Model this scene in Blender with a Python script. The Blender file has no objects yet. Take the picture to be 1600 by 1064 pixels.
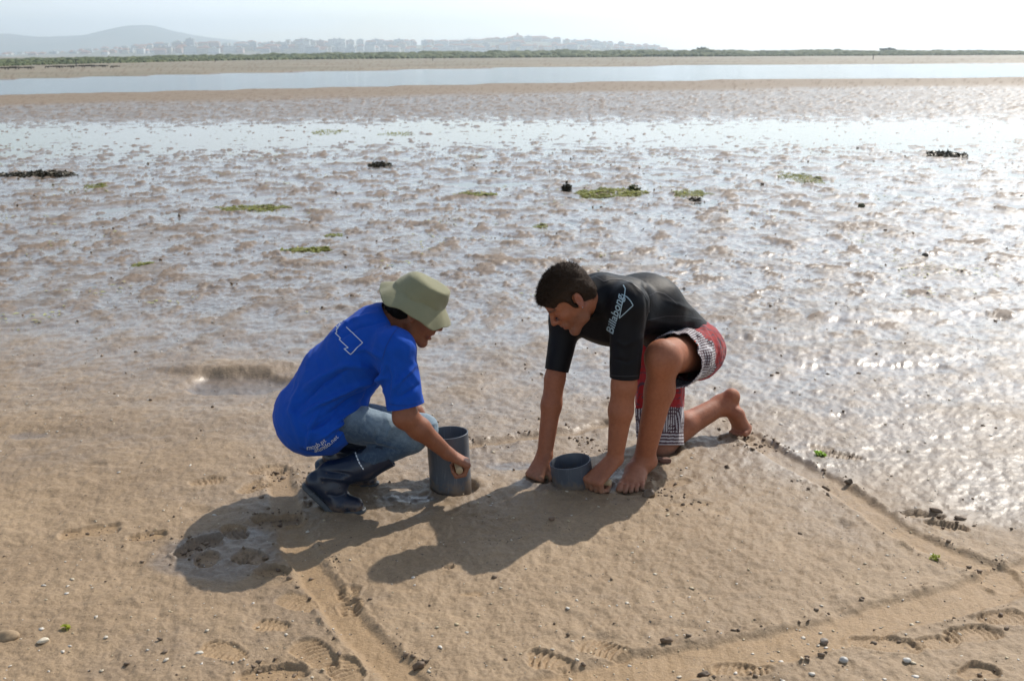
import bpy, bmesh, math, random
import numpy as np
from mathutils import Vector, Matrix
from mathutils.bvhtree import BVHTree

random.seed(7)
scene = bpy.context.scene
COL = scene.collection

# ------------------------------------------------------------------ camera
FPX, PITCH, EYE, ROLL = 1700.0, math.atan((532 - 84) / 1700.0), 1.65, math.radians(0.29)
_R0, _F0 = np.array([1.0, 0, 0]), np.array([0, math.cos(PITCH), -math.sin(PITCH)])
_U0 = np.array([0, math.sin(PITCH), math.cos(PITCH)])
CR = _R0 * math.cos(ROLL) - _U0 * math.sin(ROLL)
CU = _U0 * math.cos(ROLL) + _R0 * math.sin(ROLL)
cam_data = bpy.data.cameras.new("camera")
cam_data.sensor_fit = 'HORIZONTAL'
cam_data.sensor_width = 23.6
cam_data.lens = FPX / 1600 * 23.6
cam_data.clip_start, cam_data.clip_end = 0.05, 40000
cam_data.dof.use_dof = True
cam_data.dof.focus_distance = 4.1
cam_data.dof.aperture_fstop = 4.5
cam = bpy.data.objects.new("camera", cam_data)
COL.objects.link(cam)
cam.matrix_world = Matrix(((CR[0], CU[0], -_F0[0], 0), (CR[1], CU[1], -_F0[1], 0), (CR[2], CU[2], -_F0[2], EYE), (0, 0, 0, 1)))
scene.camera = cam

# ------------------------------------------------------------------ light
SUN_AZ, SUN_EL = math.radians(38.0), math.radians(41.0)      # azimuth from +Y towards +X
sun_dir = np.array([math.sin(SUN_AZ) * math.cos(SUN_EL), math.cos(SUN_AZ) * math.cos(SUN_EL), math.sin(SUN_EL)])
sd = bpy.data.lights.new("sun", 'SUN')
sd.energy, sd.angle, sd.color = 3.6, math.radians(0.6), (1.0, 0.93, 0.83)
sun = bpy.data.objects.new("sun", sd)
COL.objects.link(sun)
sun.rotation_euler = Vector(tuple(sun_dir)).to_track_quat('Z', 'Y').to_euler()

world = bpy.data.worlds.new("World")
scene.world = world
world.use_nodes = True
wn, wl = world.node_tree.nodes, world.node_tree.links
wn.clear()
w_out = wn.new('ShaderNodeOutputWorld'); w_bg = wn.new('ShaderNodeBackground')
w_sky = wn.new('ShaderNodeTexSky')
w_sky.sky_type = 'NISHITA'; w_sky.sun_disc = False
w_sky.sun_elevation = SUN_EL; w_sky.sun_rotation = SUN_AZ
w_sky.air_density, w_sky.dust_density, w_sky.ozone_density = 1.0, 0.7, 1.0
w_bg.inputs['Strength'].default_value = 0.135
# thin high cloud veil: noise on the view direction, denser towards the horizon
w_co = wn.new('ShaderNodeTexCoord'); w_map = wn.new('ShaderNodeMapping')
w_map.inputs['Scale'].default_value = (1.2, 1.2, 9.0)
w_noise = wn.new('ShaderNodeTexNoise')
w_noise.inputs['Scale'].default_value = 2.2; w_noise.inputs['Detail'].default_value = 6; w_noise.inputs['Roughness'].default_value = 0.55
w_ramp = wn.new('ShaderNodeMapRange')
w_ramp.inputs['From Min'].default_value = 0.40; w_ramp.inputs['From Max'].default_value = 0.60
w_ramp.inputs['To Min'].default_value = 0.05; w_ramp.inputs['To Max'].default_value = 0.9
w_hsv = wn.new('ShaderNodeRGBToBW')
w_veil = wn.new('ShaderNodeVectorMath'); w_veil.operation = 'SCALE'
w_tint = wn.new('ShaderNodeVectorMath'); w_tint.operation = 'MULTIPLY'
w_tint.inputs[1].default_value = (1.13, 1.20, 1.27)
w_mix = wn.new('ShaderNodeMix'); w_mix.data_type = 'RGBA'
wl.new(w_co.outputs['Generated'], w_map.inputs['Vector']); wl.new(w_map.outputs['Vector'], w_noise.inputs['Vector'])
wl.new(w_noise.outputs['Fac'], w_ramp.inputs['Value'])
wl.new(w_sky.outputs['Color'], w_hsv.inputs['Color'])
w_comb = wn.new('ShaderNodeCombineXYZ')
for i in range(3): wl.new(w_hsv.outputs['Val'], w_comb.inputs[i])
wl.new(w_comb.outputs['Vector'], w_tint.inputs[0])
wl.new(w_ramp.outputs['Result'], w_mix.inputs['Factor'])
wl.new(w_sky.outputs['Color'], w_mix.inputs[6]); wl.new(w_tint.outputs['Vector'], w_mix.inputs[7])
wl.new(w_mix.outputs[2], w_bg.inputs['Color']); wl.new(w_bg.outputs['Background'], w_out.inputs['Surface'])

scene.view_settings.view_transform = 'Standard'
scene.view_settings.look = 'None'
scene.view_settings.gamma = 1.0
scene.view_settings.use_curve_mapping = False
scene.view_settings.exposure = 0.33
scene.render.engine = 'CYCLES'
scene.cycles.use_denoising = True
scene.cycles.max_bounces = 6
scene.cycles.diffuse_bounces = 3
scene.cycles.glossy_bounces = 3
scene.cycles.volume_bounces = 3
scene.cycles.sample_clamp_indirect = 8

# ------------------------------------------------------------------ helpers
def at(px, py, Y):
    """world point seen at photo pixel (px, py), standing Y metres in front of the camera"""
    d = CR * ((px - 800) / FPX) + CU * ((532 - py) / FPX) + _F0
    return np.array([0, 0, EYE]) + d * (Y / d[1])

def gr(px, py, z=0.0):
    d = CR * ((px - 800) / FPX) + CU * ((532 - py) / FPX) + _F0
    return (np.array([0, 0, EYE]) + d * ((z - EYE) / d[2]))[:2]

def unit(v):
    v = np.asarray(v, float); return v / np.linalg.norm(v)

def tag(o, label=None, cat=None, group=None, kind=None):
    if label: o['label'] = label
    if cat: o['category'] = cat
    if group: o['group'] = group
    if kind: o['kind'] = kind
    return o

def link(name, me, mat=None, parent=None, smooth=True):
    o = bpy.data.objects.new(name, me); COL.objects.link(o)
    if mat: me.materials.append(mat)
    if smooth: me.polygons.foreach_set('use_smooth', np.ones(len(me.polygons), bool))
    if parent: 
        o.parent = parent
        o.matrix_parent_inverse = parent.matrix_basis.inverted()
    return o

def empty(name, loc, label, cat, group=None):
    o = bpy.data.objects.new(name, None); COL.objects.link(o); o.location = tuple(loc)
    return tag(o, label, cat, group)

def np_mesh(name, V, Fq, cols=None):
    V = np.ascontiguousarray(V, dtype=np.float32); Fq = np.ascontiguousarray(Fq, dtype=np.int32)
    me = bpy.data.meshes.new(name); n = Fq.shape[1]
    me.vertices.add(len(V)); me.vertices.foreach_set('co', V.ravel())
    me.loops.add(Fq.size); me.loops.foreach_set('vertex_index', Fq.ravel())
    me.polygons.add(len(Fq)); me.polygons.foreach_set('loop_start', np.arange(0, Fq.size, n, dtype=np.int32))
    me.update(calc_edges=True)
    for k, c in (cols or {}).items():
        c = np.asarray(c, np.float32)
        if c.ndim == 1:
            a = me.attributes.new(k, 'FLOAT', 'POINT'); a.data.foreach_set('value', c)
        else:
            a = me.attributes.new(k, 'FLOAT_COLOR', 'POINT')
            a.data.foreach_set('color', np.concatenate([c, np.ones((len(c), 1), np.float32)], 1).ravel())
    return me

# vectorised gradient noise
_rng = np.random.default_rng(11)
_perm = np.concatenate([_rng.permutation(256)] * 3).astype(np.int32)
_g3 = _rng.normal(size=(256, 3)).astype(np.float32); _g3 /= np.linalg.norm(_g3, axis=1, keepdims=True)
_g2 = np.stack([np.cos(np.arange(256) / 256 * 2 * np.pi), np.sin(np.arange(256) / 256 * 2 * np.pi)], 1).astype(np.float32)

def noise2(x, y):
    xi, yi = np.floor(x).astype(np.int32), np.floor(y).astype(np.int32)
    xf, yf = (x - xi).astype(np.float32), (y - yi).astype(np.float32)
    u, v = xf * xf * xf * (xf * (xf * 6 - 15) + 10), yf * yf * yf * (yf * (yf * 6 - 15) + 10)
    def g(ix, iy, fx, fy):
        h = _perm[(_perm[ix & 255] + iy) & 255]; q = _g2[h]
        return q[..., 0] * fx + q[..., 1] * fy
    a = g(xi, yi, xf, yf); b = g(xi + 1, yi, xf - 1, yf); c = g(xi, yi + 1, xf, yf - 1); d = g(xi + 1, yi + 1, xf - 1, yf - 1)
    return (a + u * (b - a)) * (1 - v) + (c + u * (d - c)) * v

def fbm2(x, y, o=4, gain=0.5, lac=2.03):
    s, a = 0, 1.0
    for i in range(o):
        s = s + a * noise2(x + 17.3 * i, y - 9.1 * i); x, y, a = x * lac, y * lac, a * gain
    return s

def noise3(P):
    pi = np.floor(P).astype(np.int32); pf = (P - pi).astype(np.float32); u = pf * pf * (3 - 2 * pf)
    r = 0
    for dx in (0, 1):
        for dy in (0, 1):
            for dz in (0, 1):
                h = _perm[(_perm[(_perm[(pi[:, 0] + dx) & 255] + pi[:, 1] + dy) & 255] + pi[:, 2] + dz) & 255]
                q = _g3[h]
                w = (u[:, 0] if dx else 1 - u[:, 0]) * (u[:, 1] if dy else 1 - u[:, 1]) * (u[:, 2] if dz else 1 - u[:, 2])
                r = r + w * (q[:, 0] * (pf[:, 0] - dx) + q[:, 1] * (pf[:, 1] - dy) + q[:, 2] * (pf[:, 2] - dz))
    return r

def sstep(a, b, x):
    t = np.clip((x - a) / (b - a), 0, 1); return t * t * (3 - 2 * t)

# node material helper
def mat_new(name, base=(0.5, 0.5, 0.5), rough=0.6, **kw):
    m = bpy.data.materials.new(name); m.use_nodes = True
    b = m.node_tree.nodes['Principled BSDF']
    b.inputs['Base Color'].default_value = (*base, 1); b.inputs['Roughness'].default_value = rough
    for k, v in kw.items(): b.inputs[k.replace('_', ' ')].default_value = v
    return m

class NT:
    def __init__(s, m): s.t = m.node_tree; s.n = s.t.nodes; s.b = s.n['Principled BSDF']
    def new(s, typ, ins=None, **props):
        q = s.n.new('ShaderNode' + typ)
        for k, v in props.items(): setattr(q, k, v)
        for k, v in (ins or {}).items():
            if hasattr(v, 'is_linked') or hasattr(v, 'links'): s.t.links.new(v, q.inputs[k])
            else: q.inputs[k].default_value = v
        return q
    def link(s, a, b): s.t.links.new(a, b)
    def attr(s, name, out='Fac'): return s.new('Attribute', attribute_name=name).outputs[out]
    def mix(s, f, a, b, blend='MIX'):
        q = s.n.new('ShaderNodeMix'); q.data_type = 'RGBA'; q.blend_type = blend
        for i, v in ((0, f), (6, a), (7, b)):
            if hasattr(v, 'links'): s.t.links.new(v, q.inputs[i])
            else: q.inputs[i].default_value = (*v, 1) if (i > 0 and len(v) == 3) else v
        return q.outputs[2]
    def math(s, op, a, b=0.0, clamp=False):
        q = s.n.new('ShaderNodeMath'); q.operation = op; q.use_clamp = clamp
        for i, v in ((0, a), (1, b)):
            if hasattr(v, 'links'): s.t.links.new(v, q.inputs[i])
            else: q.inputs[i].default_value = v
        return q.outputs[0]
    def rng(s, v, a, b, c=0.0, d=1.0, smooth=False):
        q = s.new('MapRange', {'Value': v, 'From Min': a, 'From Max': b, 'To Min': c, 'To Max': d})
        if smooth: q.interpolation_type = 'SMOOTHSTEP'
        return q.outputs['Result']
    def noise(s, scale, detail=3, rough=0.55, vec=None, out='Fac'):
        q = s.new('TexNoise', {'Scale': scale, 'Detail': detail, 'Roughness': rough})
        if vec is not None: s.link(vec, q.inputs['Vector'])
        return q.outputs[out]
    def objco(s): return s.new('TexCoord').outputs['Object']
    def bump(s, h, strength=0.3, dist=0.002, normal=None):
        q = s.new('Bump', {'Height': h, 'Strength': strength, 'Distance': dist})
        if normal is not None: s.link(normal, q.inputs['Normal'])
        return q.outputs['Normal']
# ------------------------------------------------------------------ implicit-surface modelling (bodies and clothes)
class Vol:
    def __init__(s, lo, hi, h):
        s.lo = np.array(lo, np.float32); s.h = h
        s.n = np.ceil((np.array(hi) - s.lo) / h).astype(int) + 1
        s.f = np.full(s.n, 0.25, np.float32)
    def box(s, lo, hi):
        a = np.clip(np.floor((np.array(lo) - s.lo) / s.h).astype(int), 0, s.n); b = np.clip(np.ceil((np.array(hi) - s.lo) / s.h).astype(int) + 1, 0, s.n)
        sl = tuple(slice(i, j) for i, j in zip(a, b))
        ax = [s.lo[i] + s.h * np.arange(a[i], b[i], dtype=np.float32) for i in range(3)]
        return sl, ax[0][:, None, None], ax[1][None, :, None], ax[2][None, None, :]
    def merge(s, sl, d, k, mode):
        f = s.f[sl]
        if f.size == 0: return
        if mode == 'add':
            m = np.minimum(f, d)
            if k > 0: q = np.maximum(k - np.abs(f - d), 0) / k; m = m - q * q * k * 0.25
        else:
            d = -d; m = np.maximum(f, d)
            if k > 0: q = np.maximum(k - np.abs(f - d), 0) / k; m = m + q * q * k * 0.25
        s.f[sl] = m
    def cone(s, a, b, ra, rb, k=0.02, flat=None, mode='add', grow=0.0):
        a, b = np.asarray(a, np.float32), np.asarray(b, np.float32); ra += grow; rb += grow
        w = max(ra, rb) * (max(1, flat[1]) if flat else 1) + max(k, 0.02) + 0.01
        sl, X, Y, Z = s.box(np.minimum(a, b) - w, np.maximum(a, b) + w)
        ba = b - a; L = max(float(ba @ ba), 1e-9)
        px, py, pz = X - a[0], Y - a[1], Z - a[2]
        t = np.clip((px * ba[0] + py * ba[1] + pz * ba[2]) / L, 0, 1)
        px, py, pz = px - t * ba[0], py - t * ba[1], pz - t * ba[2]
        d2 = px * px + py * py + pz * pz
        if flat:
            n = unit(flat[0]).astype(np.float32); c = px * n[0] + py * n[1] + pz * n[2]
            d2 = d2 - c * c * (1 - 1 / flat[1] ** 2)
        s.merge(sl, np.sqrt(np.maximum(d2, 0)) - (ra + t * (rb - ra)), k, mode)
    def ell(s, c, r, R=None, k=0.02, mode='add', grow=0.0):
        c, r = np.asarray(c, np.float32), np.asarray(r, np.float32) + grow
        w = float(max(r)) + max(k, 0.02) + 0.01
        sl, X, Y, Z = s.box(c - w, c + w)
        x, y, z = X - c[0], Y - c[1], Z - c[2]
        if R is not None:
            R = np.asarray(R, np.float32)      # columns = local axes
            x, y, z = (x * R[0, 0] + y * R[1, 0] + z * R[2, 0], x * R[0, 1] + y * R[1, 1] + z * R[2, 1], x * R[0, 2] + y * R[1, 2] + z * R[2, 2])
        k0 = np.sqrt((x / r[0]) ** 2 + (y / r[1]) ** 2 + (z / r[2]) ** 2)
        k1 = np.sqrt((x / r[0] ** 2) ** 2 + (y / r[1] ** 2) ** 2 + (z / r[2] ** 2) ** 2) + 1e-6
        s.merge(sl, k0 * (k0 - 1) / k1, k, mode)
    def chain(s, pts, radii, k=0.02, flat=None, mode='add', grow=0.0):
        for i in range(len(pts) - 1): s.cone(pts[i], pts[i + 1], radii[i], radii[i + 1], k, flat, mode, grow)
    def cut(s, p, n, k=0.004, lo=None, hi=None):
        """remove the side of a plane that n points to"""
        sl, X, Y, Z = s.box(lo if lo is not None else s.lo, hi if hi is not None else s.lo + s.n * s.h)
        n = unit(n)
        s.merge(sl, -((X - p[0]) * n[0] + (Y - p[1]) * n[1] + (Z - p[2]) * n[2]).astype(np.float32) + np.zeros_like(s.f[sl]), k, 'sub')
    def nets(s):
        f = s.f; nx, ny, nz = f.shape
        ins = f < 0
        cnt = np.zeros((nx - 1, ny - 1, nz - 1), np.uint8)
        for i in (0, 1):
            for j in (0, 1):
                for k in (0, 1): cnt += ins[i:nx - 1 + i, j:ny - 1 + j, k:nz - 1 + k]
        act = np.argwhere((cnt > 0) & (cnt < 8)); del cnt
        idx = np.full((nx - 1, ny - 1, nz - 1), -1, np.int32); idx[tuple(act.T)] = np.arange(len(act))
        off = np.array([[i, j, k] for i in (0, 1) for j in (0, 1) for k in (0, 1)])
        val = np.stack([f[tuple((act + o).T)] for o in off], 1)
        acc = np.zeros((len(act), 3), np.float32); num = np.zeros(len(act), np.float32)
        for a in range(8):
            for b in range(a + 1, 8):
                if np.abs(off[a] - off[b]).sum() != 1: continue
                m = (val[:, a] < 0) != (val[:, b] < 0); t = val[m, a] / (val[m, a] - val[m, b])
                acc[m] += off[a] + t[:, None] * (off[b] - off[a]); num[m] += 1
        V = s.lo + s.h * (act + acc / num[:, None])
        Q = []
        for ax in range(3):
            e = [slice(None)] * 3; e2 = [slice(None)] * 3; e[ax] = slice(0, -1); e2[ax] = slice(1, None)
            A, B = ins[tuple(e)], ins[tuple(e2)]
            o1, o2 = [i for i in range(3) if i != ax]
            for flip, m in ((False, A & ~B), (True, ~A & B)):
                p = np.argwhere(m)
                p = p[(p[:, o1] > 0) & (p[:, o2] > 0) & (p[:, o1] < f.shape[o1] - 1) & (p[:, o2] < f.shape[o2] - 1)]
                if not len(p): continue
                def c(d1, d2):
                    q = p.copy(); q[:, o1] -= d1; q[:, o2] -= d2; return idx[tuple(q.T)]
                q = np.stack([c(1, 1), c(0, 1), c(0, 0), c(1, 0)], 1)
                if flip != (ax == 1): q = q[:, ::-1]
                Q.append(q)
        return V.astype(np.float32), np.concatenate(Q)

def vnormals(V, Q):
    n = np.cross(V[Q[:, 2]] - V[Q[:, 0]], V[Q[:, 3]] - V[Q[:, 1]]); N = np.zeros_like(V)
    for i in range(4): np.add.at(N, Q[:, i], n)
    return N / (np.linalg.norm(N, axis=1, keepdims=True) + 1e-12)

def relax(V, Q, it=2, lam=0.5):
    for _ in range(it):
        S = np.zeros_like(V); C = np.zeros(len(V), np.float32)
        for i in range(4):
            a, b = Q[:, i], Q[:, (i + 1) % 4]
            np.add.at(S, a, V[b]); np.add.at(S, b, V[a]); np.add.at(C, a, 1); np.add.at(C, b, 1)
        V = V + lam * (S / C[:, None] - V)
    return V

def seg_dist(P, a, b):
    a, b = np.asarray(a), np.asarray(b); ba = b - a
    t = np.clip((P - a) @ ba / (ba @ ba), 0, 1)
    return np.linalg.norm(P - a - t[:, None] * ba, axis=1), t

def to_px(P):
    d = P - np.array([0, 0, EYE]); z = d @ _F0
    return np.stack([800 + FPX * (d @ CR) / z, 532 - FPX * (d @ CU) / z], 1)

def folds(V, N, lst, ka=1.0, ks=1.0):
    """raise or sink cloth along creases on the near side: (points, height, half width); points lie over the crease"""
    D = np.zeros(len(V), np.float32); U = to_px(V); face = sstep(0.05, 0.35, -(N @ unit((0, 0.94, -0.34))))
    for pts, amp, sig in lst:
        P = to_px(np.array(pts)); Ym = np.mean([p[1] for p in pts]); best = np.full(len(V), 9e3); L = len(P) - 1; T = np.zeros(len(V))
        for i in range(L):
            d, t = seg_dist(U, P[i], P[i + 1]); m = d < best; best[m] = d[m]; T[m] = (i + t[m]) / L
        D += face * (np.abs(V[:, 1] - Ym) < 0.22) * ka * amp * np.exp(-(best / (sig * ks * 405)) ** 2) * np.sin(np.pi * np.clip(T * 0.9 + 0.05, 0, 1)) ** 0.7
    return V + N * D[:, None]

def cloth_mesh(name, V, Q, cuts, cols=None):
    """open the garment: every cut is (point, normal to the removed side, test on face centres)"""
    me = np_mesh(name, V, Q, cols)
    bm = bmesh.new(); bm.from_mesh(me)
    for p, n, test in cuts:
        bm.faces.ensure_lookup_table()
        cc = np.array([f.calc_center_median() for f in bm.faces]); fs = [bm.faces[i] for i in np.flatnonzero(test(cc))]
        es = {e for f in fs for e in f.edges}; vs = {v for f in fs for v in f.verts}
        bmesh.ops.bisect_plane(bm, geom=fs + list(es) + list(vs), dist=1e-5, plane_co=Vector(tuple(p)), plane_no=Vector(tuple(n)), clear_outer=True)
    bm.to_mesh(me); bm.free(); me.update()
    return me

def thicken(o, t=0.003):
    m = o.modifiers.new('thickness', 'SOLIDIFY'); m.thickness = t; m.offset = -1; m.use_rim = True
    return o

def grip_hand(v, G, a, W, palm, rr, s=1.0, thumb=True):
    """closed hand round a bar: G grip centre, a bar axis (little finger -> index), W wrist, palm = way the palm faces"""
    G, W = np.asarray(G, float), np.asarray(W, float); a = unit(a)
    e1 = G - W; e1 = unit(e1 - a * (e1 @ a)); e2 = np.cross(a, e1)
    if e2 @ np.asarray(palm) < 0: e2 = -e2
    ts = [-0.031, -0.0105, 0.0105, 0.0315]; ln = [0.84, 0.96, 1.03, 0.97]
    M = []
    for t, q in zip(ts, ln):
        t *= s; c = G + a * t
        m = c + e1 * 0.012 * s * q - e2 * (rr + 0.019 * s)
        p = c + e1 * (rr + 0.023 * s * q) - e2 * 0.004 * s
        d = c + e1 * (rr * 0.7 + 0.012 * s * q) + e2 * (rr + 0.013 * s)
        tip = c - e1 * 0.006 * s + e2 * (rr + 0.0115 * s)
        v.cone(W + a * t * 0.45, m, 0.0175 * s, 0.0125 * s, 0.016)
        v.cone(m, p, 0.0112 * s, 0.0099 * s, 0.004); v.cone(p, d, 0.0097 * s, 0.0089 * s, 0.002); v.cone(d, tip, 0.0088 * s, 0.0079 * s, 0.002)
        v.ell(m - e2 * 0.0035, (0.0108 * s,) * 3, None, 0.005)
        M.append(m)
    if thumb:
        b = W * 0.62 + M[3] * 0.38 + a * 0.010 * s + e2 * 0.012 * s
        k1 = G + a * 0.050 * s - e1 * 0.006 * s + e2 * 0.004 * s
        k2 = G + a * 0.044 * s + e1 * (rr + 0.012 * s) + e2 * 0.020 * s
        v.cone(b, k1, 0.0165 * s, 0.0125 * s, 0.014); v.cone(k1, k2, 0.012 * s, 0.0095 * s, 0.004)
    return M

def head(v, O, R, s=1.0, mouth_open=0.0, fem=False):
    """head round O (between the ears); columns of R = forward, left, up"""
    R = np.asarray(R, float)
    def L(x, y, z): return np.asarray(O) + R @ (np.array([x, y, z]) * s)
    def E(c, r, k, mode='add', RR=None): v.ell(L(*c), np.array(r) * s, R if RR is None else RR, k * s, mode)
    def C(a, b, ra, rb, k, mode='add', flat=None): v.cone(L(*a), L(*b), ra * s, rb * s, k * s, flat, mode)
    E((-0.012, 0, 0.042), (0.094, 0.075, 0.083), 0.01)
    E((0.030, 0, -0.020), (0.062, 0.060, 0.080), 0.03)
    E((0.050, 0, 0.040), (0.046, 0.056, 0.050), 0.02)
    for y in (-1, 1):
        C((-0.006, y * 0.053, -0.040), (0.018, y * 0.047, -0.078), 0.016, 0.014, 0.025)
        C((0.018, y * 0.047, -0.078), (0.078, y * 0.010, -0.106), 0.014, 0.014, 0.025)
        C((0.082, y * 0.012, 0.030), (0.070, y * 0.044, 0.029), 0.012, 0.010, 0.016)
        E((0.062, y * 0.042, -0.014), (0.024, 0.020, 0.018), 0.02)
        E((0.100, y * 0.031, 0.007), (0.016, 0.017, 0.012), 0.012, 'sub')
        E((0.0765, y * 0.031, 0.006), (0.0135, 0.0145, 0.0125), 0.004)
        E((0.103, y * 0.0125, -0.0265), (0.010, 0.0075, 0.0075), 0.005)
        # ear: tilted disc with a rim and a bowl
        ce, se = math.cos(0.25), math.sin(0.25)
        tilt = R @ np.array([[ce, 0, -se], [0, 1, 0], [se, 0, ce]]) @ np.array([[math.cos(0.45 * y), -math.sin(0.45 * y), 0], [math.sin(0.45 * y), math.cos(0.45 * y), 0], [0, 0, 1]])
        E((-0.012, y * 0.079, 0.000), (0.0185, 0.0075, 0.031), 0.006, 'add', tilt)
        E((-0.008, y * 0.086, 0.002), (0.0105, 0.0068, 0.019), 0.004, 'sub', tilt)
        E((-0.002, y * 0.080, -0.026), (0.009, 0.006, 0.009), 0.006)
    E((0.079, 0, -0.103), (0.018, 0.021, 0.016), 0.018)
    C((0.092, 0, 0.022), (0.115, 0, -0.016), 0.0085, 0.0105, 0.012)
    E((0.1165, 0, -0.021), (0.0115, 0.0115, 0.0105), 0.006)
    C((0.104, 0, -0.031), (0.097, 0, -0.048), 0.006, 0.008, 0.01)
    g = 0.006 * mouth_open
    E((0.088, 0, -0.058), (0.016, 0.026, 0.022), 0.014)
    C((0.0955, -0.017, -0.0535), (0.1005, 0, -0.0515), 0.0045, 0.0065, 0.004); C((0.0955, 0.017, -0.0535), (0.1005, 0, -0.0515), 0.0045, 0.0065, 0.004)
    C((0.0925, -0.015, -0.067 - g), (0.0975, 0, -0.0685 - g), 0.005, 0.0075, 0.004); C((0.0925, 0.015, -0.067 - g), (0.0975, 0, -0.0685 - g), 0.005, 0.0075, 0.004)
    C((0.104, -0.022, -0.0605 - g * 0.5), (0.104, 0.022, -0.0605 - g * 0.5), 0.0025 + g * 0.6, 0.0025 + g * 0.6, 0.003, 'sub')
    return L

def frame(fwd, up):
    f = unit(fwd); l = unit(np.cross(up, f)); return np.stack([f, l, np.cross(f, l)], 1)

def tube_pts(pts, radii, seg=8):
    """quad tube along points with parallel-ish frames"""
    pts = np.asarray(pts, float); n = len(pts); V = []; up = np.array([0.13, 0.31, 0.94])
    for i in range(n):
        d = unit(pts[min(i + 1, n - 1)] - pts[max(i - 1, 0)]); a = unit(np.cross(d, up)); b = np.cross(d, a)
        for k in range(seg):
            w = 2 * math.pi * k / seg; V.append(pts[i] + (a * math.cos(w) + b * math.sin(w)) * radii[i])
    Q = [(i * seg + k, i * seg + (k + 1) % seg, (i + 1) * seg + (k + 1) % seg, (i + 1) * seg + k) for i in range(n - 1) for k in range(seg)]
    return np.array(V), np.array(Q)

def join_np(lst):
    Vs, Qs, o = [], [], 0
    for V, Q in lst: Vs.append(V); Qs.append(np.asarray(Q) + o); o += len(V)
    return np.concatenate(Vs), np.concatenate(Qs)

# ------------------------------------------------------------------ tidal flat
ZW = -0.030                                                   # water table
def poly_fn(pts, z=ZW):
    w = np.array([gr(a, b, z) for a, b in pts]); o = np.argsort(w[:, 0]); w = w[o]
    sl0 = (w[1, 1] - w[0, 1]) / (w[1, 0] - w[0, 0]); sl1 = (w[-1, 1] - w[-2, 1]) / (w[-1, 0] - w[-2, 0])
    X = np.concatenate([[w[0, 0] - 400], w[:, 0], [w[-1, 0] + 4000]]); Y = np.concatenate([[max(8.0, w[0, 1] - 400 * sl0 * 0.08)], w[:, 1], [w[-1, 1] + 4000 * sl1 * 0.1]])
    return lambda x: np.interp(x, X, Y)
near_shore = poly_fn([(-300, 157), (0, 150), (400, 140), (800, 131), (1200, 124), (1600, 121), (1900, 120)])
far_shore = poly_fn([(-300, 131), (0, 125.5), (400, 115), (800, 107), (1200, 102), (1600, 99.5), (1900, 98.5)])

TRACKS = [  # photo points, half width (m), depth
    ([(1166, 682), (1215, 712), (1280, 745), (1330, 775), (1385, 818), (1450, 852), (1510, 876), (1556, 893), (1570, 908)], 0.068, 0.012),
    ([(1660, 880), (1610, 895), (1560, 915), (1480, 940), (1400, 958), (1320, 985), (1220, 1008), (1100, 1030), (980, 1052), (860, 1080)], 0.092, 0.012),
    ([(436, 742), (446, 800), (468, 866), (506, 925), (552, 985), (600, 1032), (650, 1085)], 0.066, 0.012),
    ([(700, 703), (760, 694), (830, 684), (900, 676), (945, 664)], 0.048, 0.015)]
PRINTS = [  # px, py, heading (deg, 0 = +X, 90 = away), length, width, depth, tread
    (323, 757, 20, 0.14, 0.085, 0.010, 1), (392, 876, 150, 0.13, 0.10, 0.012, 2), (434, 814, 10, 0.19, 0.09, 0.030, 0), (308, 858, 60, 0.20, 0.10, 0.026, 0), (322, 880, 100, 0.12, 0.08, 0.012, 1),
    (368, 836, 120, 0.14, 0.09, 0.010, 2), (428, 898, 160, 0.13, 0.08, 0.022, 0), (548, 952, 100, 0.10, 0.08, 0.010, 3), (545, 928, 100, 0.09, 0.08, 0.010, 3), (465, 945, 140, 0.16, 0.09, 0.007, 1), (492, 1026, 130, 0.19, 0.10, 0.011, 1),
    (540, 1052, 120, 0.15, 0.10, 0.010, 1), (425, 1058, 10, 0.20, 0.09, 0.016, 0), (350, 1022, 150, 0.16, 0.09, 0.008, 1), (425, 982, 160, 0.12, 0.07, 0.007, 1), (858, 1036, 160, 0.14, 0.09, 0.010, 1), (945, 1016, 150, 0.17, 0.09, 0.008, 1),
    (1385, 1006, 165, 0.20, 0.10, 0.011, 2), (1518, 990, 10, 0.18, 0.09, 0.011, 1), (1460, 1004, 10, 0.15, 0.07, 0.009, 1), (1528, 1050, 20, 0.13, 0.08, 0.016, 0), (1440, 805, 165, 0.16, 0.06, 0.020, 0), (1478, 822, 150, 0.15, 0.07, 0.018, 2),
    (1312, 712, 155, 0.20, 0.07, 0.012, 1), (1282, 700, 150, 0.12, 0.05, 0.010, 0), (418, 738, 30, 0.16, 0.09, 0.012, 1), (395, 765, 60, 0.16, 0.09, 0.006, 1), (1160, 1044, 170, 0.16, 0.08, 0.010, 1), (1565, 965, 10, 0.16, 0.09, 0.009, 1),
    (1140, 686, 20, 0.12, 0.08, 0.012, 0), (1070, 790, 10, 0.20, 0.05, 0.008, 0), (700, 890, 0, 0.035, 0.03, 0.012, 0), (735, 932, 10, 0.07, 0.03, 0.006, 0), (1050, 756, 20, 0.16, 0.08, 0.010, 0), (230, 842, 15, 0.14, 0.07, 0.014, 0), (140, 835, 15, 0.22, 0.10, 0.012, 0)]
PUDDLES = [  # px, py, half length, half width, depth : standing or drained wet hollows
    (375, 600, 0.30, 0.22, 0.030), (1490, 497, 0.50, 0.24, 0.012), (640, 782, 0.12, 0.04, 0.002), (895, 758, 0.26, 0.08, 0.002), (975, 742, 0.10, 0.06, 0.004), (340, 870, 0.24, 0.22, 0.001), (50, 685, 0.10, 0.05, 0.004), (1370, 575, 0.5, 0.12, 0.012), (800, 730, 0.12, 0.05, 0.002)]
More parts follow.
